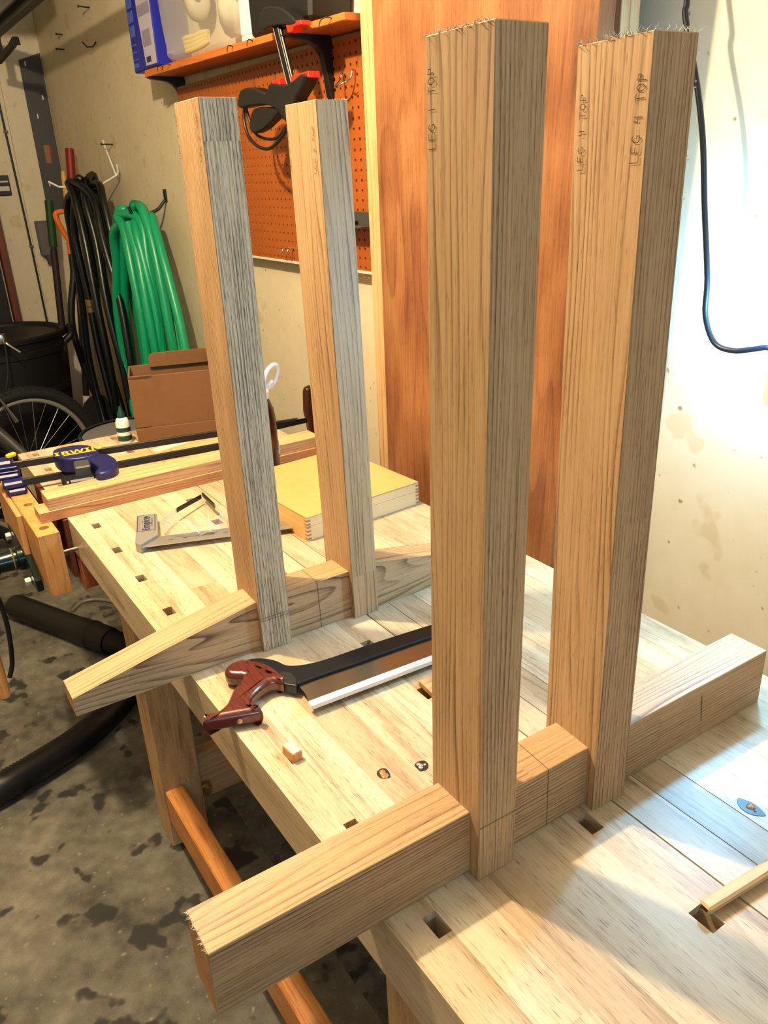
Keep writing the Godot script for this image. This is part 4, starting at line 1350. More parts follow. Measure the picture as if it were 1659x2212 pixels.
func build_panels() -> void:
	var mb := MB.new(M.lauan)
	var c := []
	for i in 8:
		var up := bool(i & 2)
		var x := (0.5985 if not up else 0.604) + (0.034 if i & 1 else 0.0)
		var z := (-0.525 if i & 4 else -1.036)
		if up:
			z = -0.430 if i & 4 else -1.030
		c.append(Vector3(x, 1.46 if up else FLOOR, z))
	mb.hexa(c, 1, Vector2(0.05, 0.1), 0.001, {"z0": M.oak_red})
	single("wood_slab", mb, "tall reddish-brown wooden slab leaning upright between the bench and the wall", "wood panel")
	mb = MB.new(M.pine)
	mb.box(Vector3(0.665, FLOOR, -1.172), Vector3(0.705, 1.5, -0.472), 1, Vector2(0.0, 0.2), 0.001)
	single("pale_slab", mb, "pale wooden slab standing against the wall behind the reddish slab, showing at both edges", "wood panel")

func build_pegboard() -> void:
	var x := 0.72
	var pz := 0.02525
	var py := 0.0222
	var z0 := -1.9123 - pz * 19.5
	var cols := 47
	var y0 := 0.6125 - py * 9.5
	var rows := 23
	var mb := MB.new(M.peg)
	var n := Vector3.LEFT
	var r := 0.0042
	for j in rows:
		for i in cols:
			var cz := z0 + pz * (i + 0.5)
			var cy := y0 + py * (j + 0.5)
			var hw := pz * 0.5
			var hh := py * 0.5
			var sq := [Vector2(hw, 0), Vector2(hw, hh), Vector2(0, hh), Vector2(-hw, hh), Vector2(-hw, 0), Vector2(-hw, -hh), Vector2(0, -hh), Vector2(hw, -hh)]
			for k in 8:
				var a0 := TAU * k / 8
				var a1 := TAU * (k + 1) / 8
				var o0 := Vector3(x, cy + sq[k].y, cz + sq[k].x)
				var o1 := Vector3(x, cy + sq[(k + 1) % 8].y, cz + sq[(k + 1) % 8].x)
				var i0 := Vector3(x, cy + sin(a0) * r, cz + cos(a0) * r)
				var i1 := Vector3(x, cy + sin(a1) * r, cz + cos(a1) * r)
				mb.quad(o0, o1, i1, i0, n, Vector2.ZERO, Vector2.ZERO, Vector2.ZERO, Vector2.ZERO)
				var inn := Vector3(0, -sin(a0 + 0.39), -cos(a0 + 0.39))
				mb.quad(i0, i1, i1 + Vector3(0.005, 0, 0), i0 + Vector3(0.005, 0, 0), inn, Vector2.ZERO, Vector2.ZERO, Vector2.ZERO, Vector2.ZERO)
	var lo := Vector3(x, y0, z0)
	var hi := Vector3(x + 0.005, y0 + py * rows, z0 + pz * cols)
	for q in [[lo, Vector3(x, y0, hi.z), Vector3(hi.x, y0, hi.z), Vector3(hi.x, y0, lo.z), Vector3.DOWN], [Vector3(x, hi.y, lo.z), Vector3(x, hi.y, hi.z), hi, Vector3(hi.x, hi.y, lo.z), Vector3.UP], [lo, Vector3(x, hi.y, lo.z), Vector3(hi.x, hi.y, lo.z), Vector3(hi.x, lo.y, lo.z), Vector3.FORWARD], [Vector3(x, lo.y, hi.z), Vector3(x, hi.y, hi.z), hi, Vector3(hi.x, lo.y, hi.z), Vector3.BACK]]:
		mb.quad(q[0], q[1], q[2], q[3], q[4], Vector2.ZERO, Vector2.ZERO, Vector2.ZERO, Vector2.ZERO)
	var o := thing("pegboard", "brown perforated hardboard on the wall under the orange shelf", "pegboard", Vector3(x, y0, -1.8))
	part(o, "board", mb)
	mb = MB.new(M.board_b)
	for zz in [z0 + 0.02, -1.83, -1.27]:
		mb.box(Vector3(x + 0.0052, y0 + 0.02, zz), Vector3(WALL - 0.001, hi.y - 0.04, zz + 0.03), 1, Vector2(zz, 0))
	part(o, "batten", mb)
	mb = MB.new(M.white_soft)
	mb.box(Vector3(x - 0.0012, y0 - 0.003, z0), Vector3(x + 0.006, y0 + 0.004, hi.z), 2, Vector2.ZERO, 0.0006)
	part(o, "frayed_edge", mb, "pale worn bottom edge")
	# hooks
	mb = MB.new(M.chrome)
	mb.tube(curve([Vector3(0.722, 0.842, -1.333), Vector3(0.712, 0.841, -1.333), Vector3(0.706, 0.828, -1.331), Vector3(0.690, 0.816, -1.325), Vector3(0.682, 0.812, -1.310), Vector3(0.690, 0.818, -1.294), Vector3(0.706, 0.828, -1.287), Vector3(0.712, 0.843, -1.286), Vector3(0.722, 0.844, -1.286)], 5), 0.0022, 8)
	mb.tube(curve([Vector3(0.690, 0.820, -1.290), Vector3(0.680, 0.822, -1.276), Vector3(0.676, 0.829, -1.266)], 4), 0.0020, 8)
	single("peg_hook", mb, "looped metal hook in the upper right of the pegboard", "hook")
	for z in [-1.692, -1.660]:
		mb = MB.new(M.chrome)
		mb.tube(curve([Vector3(0.723, 0.4405, z), Vector3(0.708, 0.4405, z), Vector3(0.700, 0.434, z), Vector3(0.700, 0.424, z)], 5), 0.0022, 8)
		single("peg_prong", mb, "short metal prong at the pegboard's bottom edge", "prong", "pair of metal prongs at the pegboard's bottom edge")
	var b := thing("tool_rack", "grey metal tool rack fixed to the pegboard beside the pale slab", "rack", Vector3(0.70, 0.53, -1.28))
	mb = MB.new(M.grey_metal)
	mb.slab(outline([[-1.345, 0.545], [-1.22, 0.5436], [-1.22, 0.512], [-1.278, 0.5135], [-1.278, 0.5235], [-1.292, 0.5235], [-1.292, 0.514], [-1.345, 0.5165]]), 0.003, 0.0004, wall_frame(0.705), 1)
	part(b, "plate", mb)
	mb = MB.new(M.grey_metal)
	mb.box(Vector3(0.672, 0.510, -1.345), Vector3(0.7195, 0.514, -1.22), 2, Vector2.ZERO, 0.0006)
	part(b, "lip", mb)
	mb = MB.new(M.black)
	mb.box(Vector3(0.698, 0.490, -1.30), Vector3(0.7018, 0.5225, -1.290), 1, Vector2.ZERO, 0.0006)
	part(b, "slot_blade", mb)

func build_shelf() -> void:
	var o := thing("shelf", "orange-stained wooden shelf board on black brackets above the pegboard", "shelf", Vector3(0.68, 0.93, -1.77))
	var mb := MB.new(M.shelf)
	mb.hexa([Vector3(0.632, 0.9437, -2.45), Vector3(0.748, 0.9437, -2.45), Vector3(0.632, 0.9641, -2.44), Vector3(0.748, 0.9641, -2.44), Vector3(0.632, 0.9219, -1.181), Vector3(0.748, 0.9219, -1.181), Vector3(0.632, 0.9360, -1.180), Vector3(0.748, 0.9360, -1.180)], 2, Vector2(0.05, 0.2), 0.001)
	part(o, "board", mb)
	for z in [-2.41, -1.395]:
		var ys := 0.9425 if z < -2.0 else 0.9245
		mb = MB.new(M.black)
		mb.slab(curve2([Vector2(0.0, 0.0), Vector2(-0.11, 0.0), Vector2(-0.112, -0.007), Vector2(-0.060, -0.014), Vector2(-0.030, -0.032), Vector2(-0.018, -0.065), Vector2(-0.010, -0.125), Vector2(0.0, -0.130)], 3), 0.022, 0.002, Transform3D(Basis(Vector3.RIGHT, Vector3.UP, Vector3.BACK), Vector3(0.7485 if z < -2.38 else 0.7195, ys, z - 0.011)), 2)
		part(o, "bracket", mb)
	# bent nails driven into the front edge
	for k in [[-2.27, 1], [-2.20, -1], [-1.74, 1], [-1.62, 1], [-1.39, 1], [-1.23, -1]]:
		var z: float = k[0]
		var y := 0.963 - 0.0222 * (z + 2.44)
		mb = MB.new(M.black_soft)
		mb.tube(curve([Vector3(0.636, y - 0.006, z), Vector3(0.624, y - 0.002, z + 0.004 * k[1]), Vector3(0.612, y - 0.006, z + 0.012 * k[1]), Vector3(0.608, y - 0.018, z + 0.016 * k[1])], 4), 0.0013, 6)
		part(o, "bent_nail", mb)
	# blue box with a clear window and a pale panel
	var yb := 0.9555
	o = thing("supply_box", "bright blue cardboard box with a pale printed side at the shelf's left end", "box", Vector3(0.66, yb, -2.4))
	mb = MB.new(M.blue_box)
	mb.box(Vector3(0.618, 0.9585, -2.50), Vector3(0.735, 1.21, -2.27), 1, Vector2.ZERO, 0.003)
	var bodyp := part(o, "body", mb)
	mb = MB.new(M.label_pale)
	mb.slab(outline([[-2.375, 0.968], [-2.275, 0.966], [-2.275, 1.20], [-2.402, 1.20], [-2.395, 1.10]]), 0.0006, 0.0, wall_frame(0.6178))
	part(bodyp, "printed_panel", mb)
	mb = MB.new(M.label_grey)
	mb.box(Vector3(0.6165, 1.105, -2.39), Vector3(0.6172, 1.135, -2.28), 1)
	mb.box(Vector3(0.6165, 1.020, -2.375), Vector3(0.6172, 1.065, -2.30), 1)
	part(bodyp, "print_block", mb)
	for k in 9:
		mb = MB.new(M.ink)
		mb.box(Vector3(0.6163, 0.975, -2.362 + 0.0048 * k), Vector3(0.6172, 0.991, -2.362 + 0.0048 * k + (0.002 if k % 3 else 0.0032)), 1)
		part(bodyp, "bar_code_bar", mb)
	mb = MB.new(M.blue_pale)
	for k in 3:
		mb.box(Vector3(0.6165, 1.060 + 0.040 * k, -2.487 - 0.003 * k), Vector3(0.6178, 1.092 + 0.040 * k, -2.442), 1, Vector2.ZERO, 0.0002)
	part(bodyp, "picture_square", mb)
	mb = MB.new(M.blue_pale)
	for k in 4:
		mb.box(Vector3(0.6165, 0.972 + 0.021 * k, -2.486), Vector3(0.6178, 0.976 + 0.021 * k + (0.008 if k == 0 else 0.0), -2.448), 1)
	part(bodyp, "print_line", mb)
	o.position += Vector3(0.014, 0.006, -0.040)
	# zip bag of gloves
	o = thing("glove_bag", "clear plastic bag stuffed with pale work gloves on the shelf", "bag", Vector3(0.67, yb, -1.95))
	mb = MB.new(M.bag)
	mb.slab(curve2([Vector2(-2.21, 0.958), Vector2(-1.95, 0.952), Vector2(-1.70, 0.945), Vector2(-1.685, 1.0), Vector2(-1.68, 1.10), Vector2(-1.70, 1.19), Vector2(-1.95, 1.20), Vector2(-2.24, 1.21), Vector2(-2.255, 1.10), Vector2(-2.235, 1.0)], 3), 0.11, 0.03, wall_frame(0.738), 4)
	part(o, "bag", mb)
	mb = MB.new(M.glove_yellow)
	for k in 4:
		mb.tube(curve([Vector3(0.66, 1.012 - 0.011 * k, -2.145 + 0.012 * k), Vector3(0.648, 1.008 - 0.011 * k, -2.09), Vector3(0.652, 1.006 - 0.010 * k, -2.03), Vector3(0.665, 1.01 - 0.008 * k, -1.96)], 5), [0.004, 0.006, 0.0075, 0.008, 0.0085, 0.0085, 0.0085, 0.0085, 0.008, 0.008, 0.008, 0.0085, 0.009, 0.009, 0.008, 0.005], 10)
	part(o, "yellow_glove", mb, "yellowed cotton glove")
	mb = MB.new(M.glove)
	for g in [[-2.06, 1.10, 0.060, 0.055, 0.4], [-1.83, 1.05, 0.050, 0.075, 0.2], [-2.12, 1.15, 0.045, 0.05, -0.3], [-1.95, 1.17, 0.07, 0.04, 0.1], [-1.76, 1.12, 0.035, 0.08, -0.1]]:
		mb.lathe(PackedVector2Array([Vector2(0, -1.0), Vector2(0.5, -0.87), Vector2(0.87, -0.5), Vector2(1, 0), Vector2(0.87, 0.5), Vector2(0.5, 0.87), Vector2(0, 1.0)]), 14, Transform3D(Basis(Vector3.RIGHT, g[4]) * Basis().scaled(Vector3(0.034, g[3], g[2])), Vector3(0.682, g[1], g[0])))
	part(o, "glove", mb)
	mb = MB.new(M.grey_metal)
	mb.tube(curve([Vector3(0.642, 1.165, -2.02), Vector3(0.640, 1.14, -2.0), Vector3(0.643, 1.125, -1.985), Vector3(0.645, 1.10, -1.99)], 4), 0.008, 8)
	part(o, "grey_print", mb)
	o.position += Vector3(0.014, 0.006, -0.035)
	mb = MB.new(M.white)
	mb.box(Vector3(0.63, 0.9475, -1.672), Vector3(0.735, 0.960, -1.612), 1, Vector2.ZERO, 0.002)
	mb.box(Vector3(0.631, 0.9605, -1.674), Vector3(0.734, 1.20, -1.618), 1, Vector2.ZERO, 0.002)
	single("white_carton", mb, "narrow white carton standing between the glove bag and the black bin on the shelf", "box").position = Vector3(0.012, 0.001, -0.032)
	o = thing("black_bin", "black plastic bin at the right half of the shelf behind the black clamp", "bin", Vector3(0.675, 0.9445, -1.43))
	mb = MB.new(M.bin_black)
	mb.hexa([Vector3(0.625, 0.9445, -1.600), Vector3(0.735, 0.9445, -1.600), Vector3(0.622, 1.22, -1.605), Vector3(0.738, 1.22, -1.605), Vector3(0.625, 0.9445, -1.30), Vector3(0.735, 0.9445, -1.30), Vector3(0.620, 1.22, -1.26), Vector3(0.74, 1.22, -1.26)], 1, Vector2.ZERO, 0.008)
	part(o, "body", mb)
	mb = MB.new(M.bin_black)
	mb.box(Vector3(0.618, 1.20, -1.609), Vector3(0.742, 1.225, -1.25), 1, Vector2.ZERO, 0.005)
	part(o, "rim", mb)
	o.position += Vector3(0.008, 0.001, -0.028)

func build_hanging_clamp() -> void:
	var o := thing("hanging_clamp", "black bar clamp with orange-red pads hooked over the shelf edge in front of the pegboard", "clamp", Vector3(0.585, 0.85, -1.4))
	var f := wall_frame(0.598)
	var mb := MB.new(M.black)
	mb.slab(curve2([Vector2(-1.452, 0.945), Vector2(-1.447, 0.970), Vector2(-1.432, 0.972), Vector2(-1.4275, 0.978), Vector2(-1.41, 0.978), Vector2(-1.37, 0.973), Vector2(-1.3227, 0.958), Vector2(-1.275, 0.930), Vector2(-1.300, 0.926), Vector2(-1.34, 0.932), Vector2(-1.40, 0.938), Vector2(-1.43, 0.936)], 2), 0.030, 0.004, f, 2)
	part(o, "fixed_jaw", mb)
	mb = MB.new(M.black)
	var a := Vector3(0.583, 0.945, -1.3915)
	var b := Vector3(0.583, 0.800, -1.3350)
	mb.obox(frame_at((a + b) * 0.5, b - a, Vector3.LEFT), Vector3(a.distance_to(b), 0.008, 0.026), 0, Vector2.ZERO, 0.002)
	mb.obox(frame_at((a + b) * 0.5 + Vector3(-0.006, 0, -0.012), b - a, Vector3.LEFT), Vector3(a.distance_to(b), 0.003, 0.003), 0, Vector2.ZERO, 0.001)
	mb.obox(frame_at((a + b) * 0.5 + Vector3(-0.006, 0, 0.010), b - a, Vector3.LEFT), Vector3(a.distance_to(b), 0.003, 0.003), 0, Vector2.ZERO, 0.001)
	part(o, "bar", mb)
	mb = MB.new(M.black)
	mb.slab(curve2([Vector2(-1.600, 0.806), Vector2(-1.584, 0.823), Vector2(-1.550, 0.828), Vector2(-1.505, 0.824), Vector2(-1.462, 0.813), Vector2(-1.440, 0.809), Vector2(-1.428, 0.815), Vector2(-1.418, 0.824), Vector2(-1.390, 0.822), Vector2(-1.340, 0.815), Vector2(-1.30, 0.820), Vector2(-1.262, 0.828), Vector2(-1.240, 0.822), Vector2(-1.262, 0.800), Vector2(-1.295, 0.782), Vector2(-1.310, 0.755), Vector2(-1.340, 0.735), Vector2(-1.370, 0.752), Vector2(-1.400, 0.770), Vector2(-1.450, 0.782), Vector2(-1.530, 0.786), Vector2(-1.590, 0.786), Vector2(-1.607, 0.793)], 3), 0.036, 0.006, f, 3)
	part(o, "sliding_body", mb)
	mb = MB.new(M.black)
	mb.slab(curve2([Vector2(-1.5446, 0.767), Vector2(-1.5209, 0.7806), Vector2(-1.45, 0.778), Vector2(-1.375, 0.765), Vector2(-1.410, 0.752), Vector2(-1.445, 0.742), Vector2(-1.4807, 0.7314), Vector2(-1.5339, 0.7251), Vector2(-1.5585, 0.7337), Vector2(-1.5574, 0.7493)], 3), 0.024, 0.005, wall_frame(0.592), 3)
	part(o, "trigger", mb)
	mb = MB.new(M.black)
	mb.tube(curve([Vector3(0.582, 0.800, -1.600), Vector3(0.578, 0.760, -1.606), Vector3(0.576, 0.720, -1.584), Vector3(0.576, 0.694, -1.530), Vector3(0.576, 0.688, -1.470), Vector3(0.576, 0.705, -1.410), Vector3(0.578, 0.74, -1.350), Vector3(0.582, 0.77, -1.320)], 6), 0.0042, 8)
	mb.tube(curve([Vector3(0.582, 0.795, -1.598), Vector3(0.586, 0.756, -1.590), Vector3(0.588, 0.724, -1.562), Vector3(0.588, 0.710, -1.500), Vector3(0.588, 0.712, -1.440), Vector3(0.586, 0.735, -1.385), Vector3(0.584, 0.765, -1.340)], 6), 0.0036, 8)
	part(o, "lanyard", mb)
	mb = MB.new(M.orange_red)
	mb.slab(outline([[-1.327, 0.9345], [-1.257, 0.930], [-1.2537, 0.9215], [-1.29, 0.922], [-1.300, 0.914], [-1.320, 0.914]]), 0.026, 0.002, wall_frame(0.596), 2)
	part(o, "pad", mb)
	mb = MB.new(M.orange_red)
	mb.slab(outline([[-1.322, 0.830], [-1.2356, 0.8315], [-1.2331, 0.8195], [-1.285, 0.8180], [-1.290, 0.812], [-1.312, 0.812]]), 0.030, 0.002, wall_frame(0.598), 2)
	part(o, "pad", mb)
	mb = MB.new(M.orange_red)
	mb.slab(outline([[-1.420, 0.830], [-1.3825, 0.832], [-1.381, 0.815], [-1.392, 0.815], [-1.398, 0.823], [-1.418, 0.822]]), 0.022, 0.002, wall_frame(0.594), 2)
	part(o, "pad", mb)
	o.position += Vector3(0.020, 0.006, -0.035)

func hose_coil(o: Node3D, m: Material, top: Vector3, drop: float, half: float, loops: int, r: float, seed_: int, out: float) -> void:
	var rng := RandomNumberGenerator.new()
	rng.seed = seed_
	var pts := []
	for k in loops:
		var a := half * rng.randf_range(0.55, 1.1)
		var h := drop * rng.randf_range(0.88, 1.03)
		var skew := half * rng.randf_range(-0.55, 0.55)
		var layer := out * fmod(k * 0.381 + 0.2, 1.0)
		var tz := (fmod(k * 0.618, 1.0) - 0.5) * half * 0.75
		var lift := rng.randf_range(-0.02, 0.03)
		var flip := 1.0 if k % 3 != 1 else -1.0
		for i in 14:
			var t := TAU * i / 14
			var s := sin(t)
			var y := (1.0 - cos(t)) * 0.5
			var wid := a * (0.80 + 0.35 * y)
			var bulge := sin(PI * y) * rng.randf_range(0.0, 0.02)
			pts.append(top + Vector3(-layer - bulge - 0.014 * s * flip, lift * (1.0 - y) - h * y, tz * (1.0 - 0.5 * y) + s * wid * flip + skew * y))
	var mb := MB.new(m)
	mb.tube(curve(pts, 4), r, 12)
	part(o, "coil", mb)

func build_hoses() -> void:
	var o := thing("garden_hose", "bright green garden hose coiled in long loops on a dark wall hook", "hose", Vector3(0.66, 0.0, -2.72))
	hose_coil(o, M.hose_green, Vector3(0.705, 0.520, -2.80), 1.02, 0.27, 8, 0.0180, 21, 0.12)
	var mb := MB.new(M.black)
	mb.tube(curve([Vector3(0.715, 0.505, -2.86), Vector3(0.700, 0.512, -2.88), Vector3(0.690, 0.520, -2.885)], 3), 0.011, 10)
	part(o, "end_fitting", mb)
	mb = MB.new(M.black)
	mb.box(Vector3(0.742, 0.555, -2.745), Vector3(0.7495, 0.600, -2.725), 1, Vector2.ZERO, 0.001)
	mb.tube(curve([Vector3(0.742, 0.56, -2.735), Vector3(0.70, 0.525, -2.735), Vector3(0.62, 0.515, -2.74), Vector3(0.60, 0.545, -2.74)], 5), 0.006, 8)
	single("hose_hook", mb, "dark metal wall hook holding the green hose", "hook")
	o = thing("garden_hose", "dark blackish-green hose hung in long loops on a white wire hook", "hose", Vector3(0.64, 0, -3.35))
	hose_coil(o, M.hose_dark, Vector3(0.690, 0.635, -3.36), 1.33, 0.27, 6, 0.0165, 33, 0.13)
	mb = MB.new(M.zinc)
	mb.lathe(PackedVector2Array([Vector2(0.0, -0.03), Vector2(0.017, -0.03), Vector2(0.017, -0.005), Vector2(0.021, 0.0), Vector2(0.021, 0.03), Vector2(0.018, 0.032)]), 12, Transform3D(Basis(Vector3.RIGHT, 0.08), Vector3(0.585, 0.10, -3.52)))
	part(o, "brass_fitting", mb)
	mb = MB.new(M.hose_dark)
	mb.tube(curve([Vector3(0.60, 0.62, -3.45), Vector3(0.575, 0.45, -3.52), Vector3(0.580, 0.25, -3.525), Vector3(0.585, 0.13, -3.52)], 5), 0.0165, 12)
	part(o, "free_end", mb)
	mb = MB.new(M.hose_dark)
	mb.tube(curve([Vector3(0.585, 0.07, -3.52), Vector3(0.585, -0.15, -3.50), Vector3(0.60, -0.50, -3.44), Vector3(0.63, -0.70, -3.36)], 5), 0.0165, 12)
	part(o, "free_end", mb)
	mb = MB.new(M.white)
	mb.tube(PackedVector3Array([Vector3(0.735, 0.800, -3.40), Vector3(0.735, 0.745, -3.36), Vector3(0.720, 0.658, -3.235), Vector3(0.66, 0.612, -3.36), Vector3(0.53, 0.622, -3.46), Vector3(0.50, 0.645, -3.50)]), 0.0045, 8)
	mb.tube(PackedVector3Array([Vector3(0.748, 0.70, -3.30), Vector3(0.735, 0.67, -3.25), Vector3(0.720, 0.658, -3.235)]), 0.0045, 8)
	single("wire_hook", mb, "white bent wire hook on the wall carrying the dark hose", "hook")

func build_cord_and_lamp() -> void:
	var mb := MB.new(M.cord)
	mb.tube(curve([Vector3(0.69, 0.98, -0.40), Vector3(0.69, 0.89, -0.395), Vector3(0.69, 0.8305, -0.3799), Vector3(0.69, 0.809, -0.3790), Vector3(0.69, 0.727, -0.350), Vector3(0.692, 0.656, -0.332), Vector3(0.697, 0.565, -0.320), Vector3(0.697, 0.468, -0.302), Vector3(0.693, 0.4155, -0.295), Vector3(0.690, 0.378, -0.272), Vector3(0.688, 0.3715, -0.239), Vector3(0.686, 0.379, -0.206), Vector3(0.682, 0.385, -0.180), Vector3(0.674, 0.372, -0.160), Vector3(0.664, 0.330, -0.150), Vector3(0.660, 0.312, -0.150)], 5), 0.0042, 10)
	single("lamp_cord", mb, "dark blue-black power cord hanging in a loop against the pale wall", "cord")
	var o := thing("work_lamp", "hooded work lamp on the wall at the right edge of the bench", "lamp", COOL_AT)
	mb = MB.new(M.white)
	mb.lathe(PackedVector2Array([Vector2(0.0, -0.095), Vector2(0.013, -0.095), Vector2(0.015, -0.05), Vector2(0.014, -0.03)]), 16, Transform3D(Basis(), COOL_AT))
	part(o, "handle", mb)
	mb = MB.new(M.bulb_cool)
	mb.lathe(PackedVector2Array([Vector2(0.011, -0.03), Vector2(0.016, -0.015), Vector2(0.019, 0.0), Vector2(0.016, 0.017), Vector2(0, 0.024)]), 20, Transform3D(Basis(), COOL_AT))
	part(o, "bulb", mb)
	mb = MB.new(M.white)
	mb.lathe(PackedVector2Array([Vector2(0.006, 0.026), Vector2(0.010, 0.030), Vector2(0.010, 0.042), Vector2(0, 0.044)]), 14, Transform3D(Basis(), COOL_AT))
	part(o, "end_cap", mb)
	mb = MB.new(M.grey_metal)
	mb.tube(PackedVector3Array([COOL_AT + Vector3(0.010, -0.045, 0.0), COOL_AT + Vector3(0.030, -0.02, 0.01), COOL_AT + Vector3(0.030, 0.045, 0.01)]), 0.002, 6)
	mb.tube(PackedVector3Array([COOL_AT + Vector3(0.030, 0.045, 0.01), COOL_AT + Vector3(0.092, 0.060, 0.02)]), 0.003, 6)
	part(o, "wire_guard", mb)
	lamp_light(COOL_AT, COOL_COLOR, COOL_POWER, 0.02, "bulb_light", o)

func build_far_wall() -> void:
	var mb: MB
	# bent nails in the long wall
	var spots := [[1.286, -3.334, 0.046], [1.2548, -3.813, 0.028], [1.1656, -3.322, 0.045], [0.7803, -3.312, 0.05], [1.1977, -3.8254, 0.036]]
	var said := ["long nail high on the wall left of the blue box", "upper short nail of two near the far corner of the long wall", "curled hook-shaped nail in the wall below the long nail", "nail in the wall at the top of the white wire hook", "lower short nail of two near the far corner of the long wall"]
	for i in spots.size():
		var s: Array = spots[i]
		mb = MB.new(M.black_soft)
		var k: float = s[2]
		var tip := Vector3(0.752 - k, s[0] + 0.002, s[1])
		if i == 2:
			mb.tube(PackedVector3Array([Vector3(0.752, s[0], s[1]), Vector3(0.735, s[0] - 0.02, s[1]), Vector3(0.71, s[0] - 0.022, s[1]), Vector3(0.695, s[0] - 0.004, s[1])]), 0.0028, 6)
		else:
			mb.tube(PackedVector3Array([Vector3(0.752, s[0], s[1]), tip, tip - Vector3(0.0005, 0, 0), tip - Vector3(0.003, 0, 0)]), [0.0028, 0.0028, 0.0055, 0.0055], 8)
		single("wall_nail", mb, said[i], "nail", "nails left in the garage wall")
	# garage door track
	var o := thing("door_track", "dark metal overhead door track running along under the ceiling toward the far corner", "track", Vector3(0.474, 1.26, -3.0))
	mb = MB.new(M.grey_metal)
	mb.slab(outline([[0.455, 1.239], [0.490, 1.239], [0.490, 1.290], [0.455, 1.290], [0.455, 1.282], [0.484, 1.282], [0.484, 1.247], [0.455, 1.247]]), 3.0, 0.0, Transform3D(Basis(Vector3.RIGHT, Vector3.UP, Vector3.FORWARD), Vector3(0, 0, -1.25)))
	part(o, "rail", mb)
	mb = MB.new(M.black_soft)
	mb.slab(outline([[-3.90, 1.165], [-3.60, 1.182], [-3.50, 1.195], [-3.47, 1.190], [-3.455, 1.158], [-3.50, 1.166], [-3.60, 1.158], [-3.90, 1.140]]), 0.02, 0.002, wall_frame(0.484), 1)
	mb.box(Vector3(0.468, 1.16, -3.88), Vector3(0.480, 1.245, -3.80), 1)
	part(o, "bracket", mb)
	# far wall fittings, facing the camera
	var z := BACK + 0.012
	o = thing("steel_strip", "grey galvanised steel strip with nail slots running down the far corner", "steel strip", Vector3(0.69, 0.9, z))
	mb = MB.new(M.grey_metal)
	mb.hexa([Vector3(0.640, 0.50, z), Vector3(0.747, 0.50, z), Vector3(0.640, 1.205, z), Vector3(0.747, 1.24, z), Vector3(0.640, 0.50, z + 0.004), Vector3(0.747, 0.50, z + 0.004), Vector3(0.640, 1.205, z + 0.004), Vector3(0.747, 1.24, z + 0.004)], 1, Vector2.ZERO, 0.0008)
	var sp := part(o, "plate", mb)
	for q in [[0.668, 1.19], [0.722, 1.04], [0.680, 0.955], [0.685, 0.79], [0.675, 0.635]]:
		mb = MB.new(M.white)
		mb.box(Vector3(q[0] - 0.003, q[1] - 0.010, z + 0.0035), Vector3(q[0] + 0.003, q[1] + 0.010, z + 0.0046), 1)
		part(sp, "slot", mb)
	mb = MB.new(plain(Color(0.55, 0.40, 0.27), 0.7))
	mb.box(Vector3(0.680, 0.735, z + 0.0035), Vector3(0.707, 0.822, z + 0.0048), 1)
	part(sp, "sticker", mb)
	mb = MB.new(M.red)
	mb.box(Vector3(0.7072, 0.765, z + 0.0035), Vector3(0.720, 0.822, z + 0.0048), 1)
	part(sp, "sticker", mb)
	o = thing("junction_box", "small grey electrical box on the far wall beside the green-handled tool", "electrical box", Vector3(0.60, 0.37, z))
	mb = MB.new(M.bin_grey)
	mb.box(Vector3(0.560, 0.285, z), Vector3(0.632, 0.460, z + 0.05), 1, Vector2.ZERO, 0.004)
	part(o, "box", mb)
	mb = MB.new(M.grey_metal)
	mb.lathe(PackedVector2Array([Vector2(0, -0.045), Vector2(0.016, -0.045), Vector2(0.018, -0.02), Vector2(0.022, -0.018), Vector2(0.022, 0.0)]), 12, Transform3D(Basis(), Vector3(0.60, 0.285, z + 0.025)))
	part(o, "connector", mb)
	o = thing("wall_vent", "black and white slotted outlet plate on the far wall at the left edge", "outlet", Vector3(0.43, 0.64, BACK))
	mb = MB.new(M.black)
	mb.box(Vector3(0.36, 0.590, BACK), Vector3(0.482, 0.686, BACK + 0.012), 1, Vector2.ZERO, 0.003)
	part(o, "plate", mb)
	for y in [0.612, 0.652]:
		mb = MB.new(M.white_soft)
		mb.box(Vector3(0.365, y, BACK + 0.011), Vector3(0.475, y + (0.022 if y < 0.63 else 0.008), BACK + 0.0145), 1, Vector2.ZERO, 0.001)
		part(o, "slat", mb)
	o = thing("wall_cable", "thin black cable stapled down the far wall", "cable", Vector3(0.52, 0.4, BACK))
	mb = MB.new(M.black)
	mb.tube(curve([Vector3(0.508, 1.38, BACK + 0.006), Vector3(0.511, 0.99, BACK + 0.006), Vector3(0.522, 0.41, BACK + 0.006), Vector3(0.525, -0.05, BACK + 0.006), Vector3(0.526, -0.7, BACK + 0.006)], 6), 0.0055, 6)
	part(o, "cable", mb)
	for y in [0.88, 0.33]:
		mb = MB.new(M.bin_grey)
		mb.box(Vector3(0.500 + (0.014 if y < 0.5 else 0.004), y, BACK), Vector3(0.520 + (0.014 if y < 0.5 else 0.004), y + 0.012, BACK + 0.014), 1, Vector2.ZERO, 0.001)
		part(o, "staple", mb)
	mb = MB.new(M.black_soft)
	mb.tube(PackedVector3Array([Vector3(0.44, 0.86, BACK), Vector3(0.435, 0.868, BACK + 0.04), Vector3(0.455, 0.845, BACK + 0.05)]), 0.003, 6)
	single("wall_nail", mb, "bent nail in the far wall above the slotted outlet plate", "nail", "nails left in the garage wall")

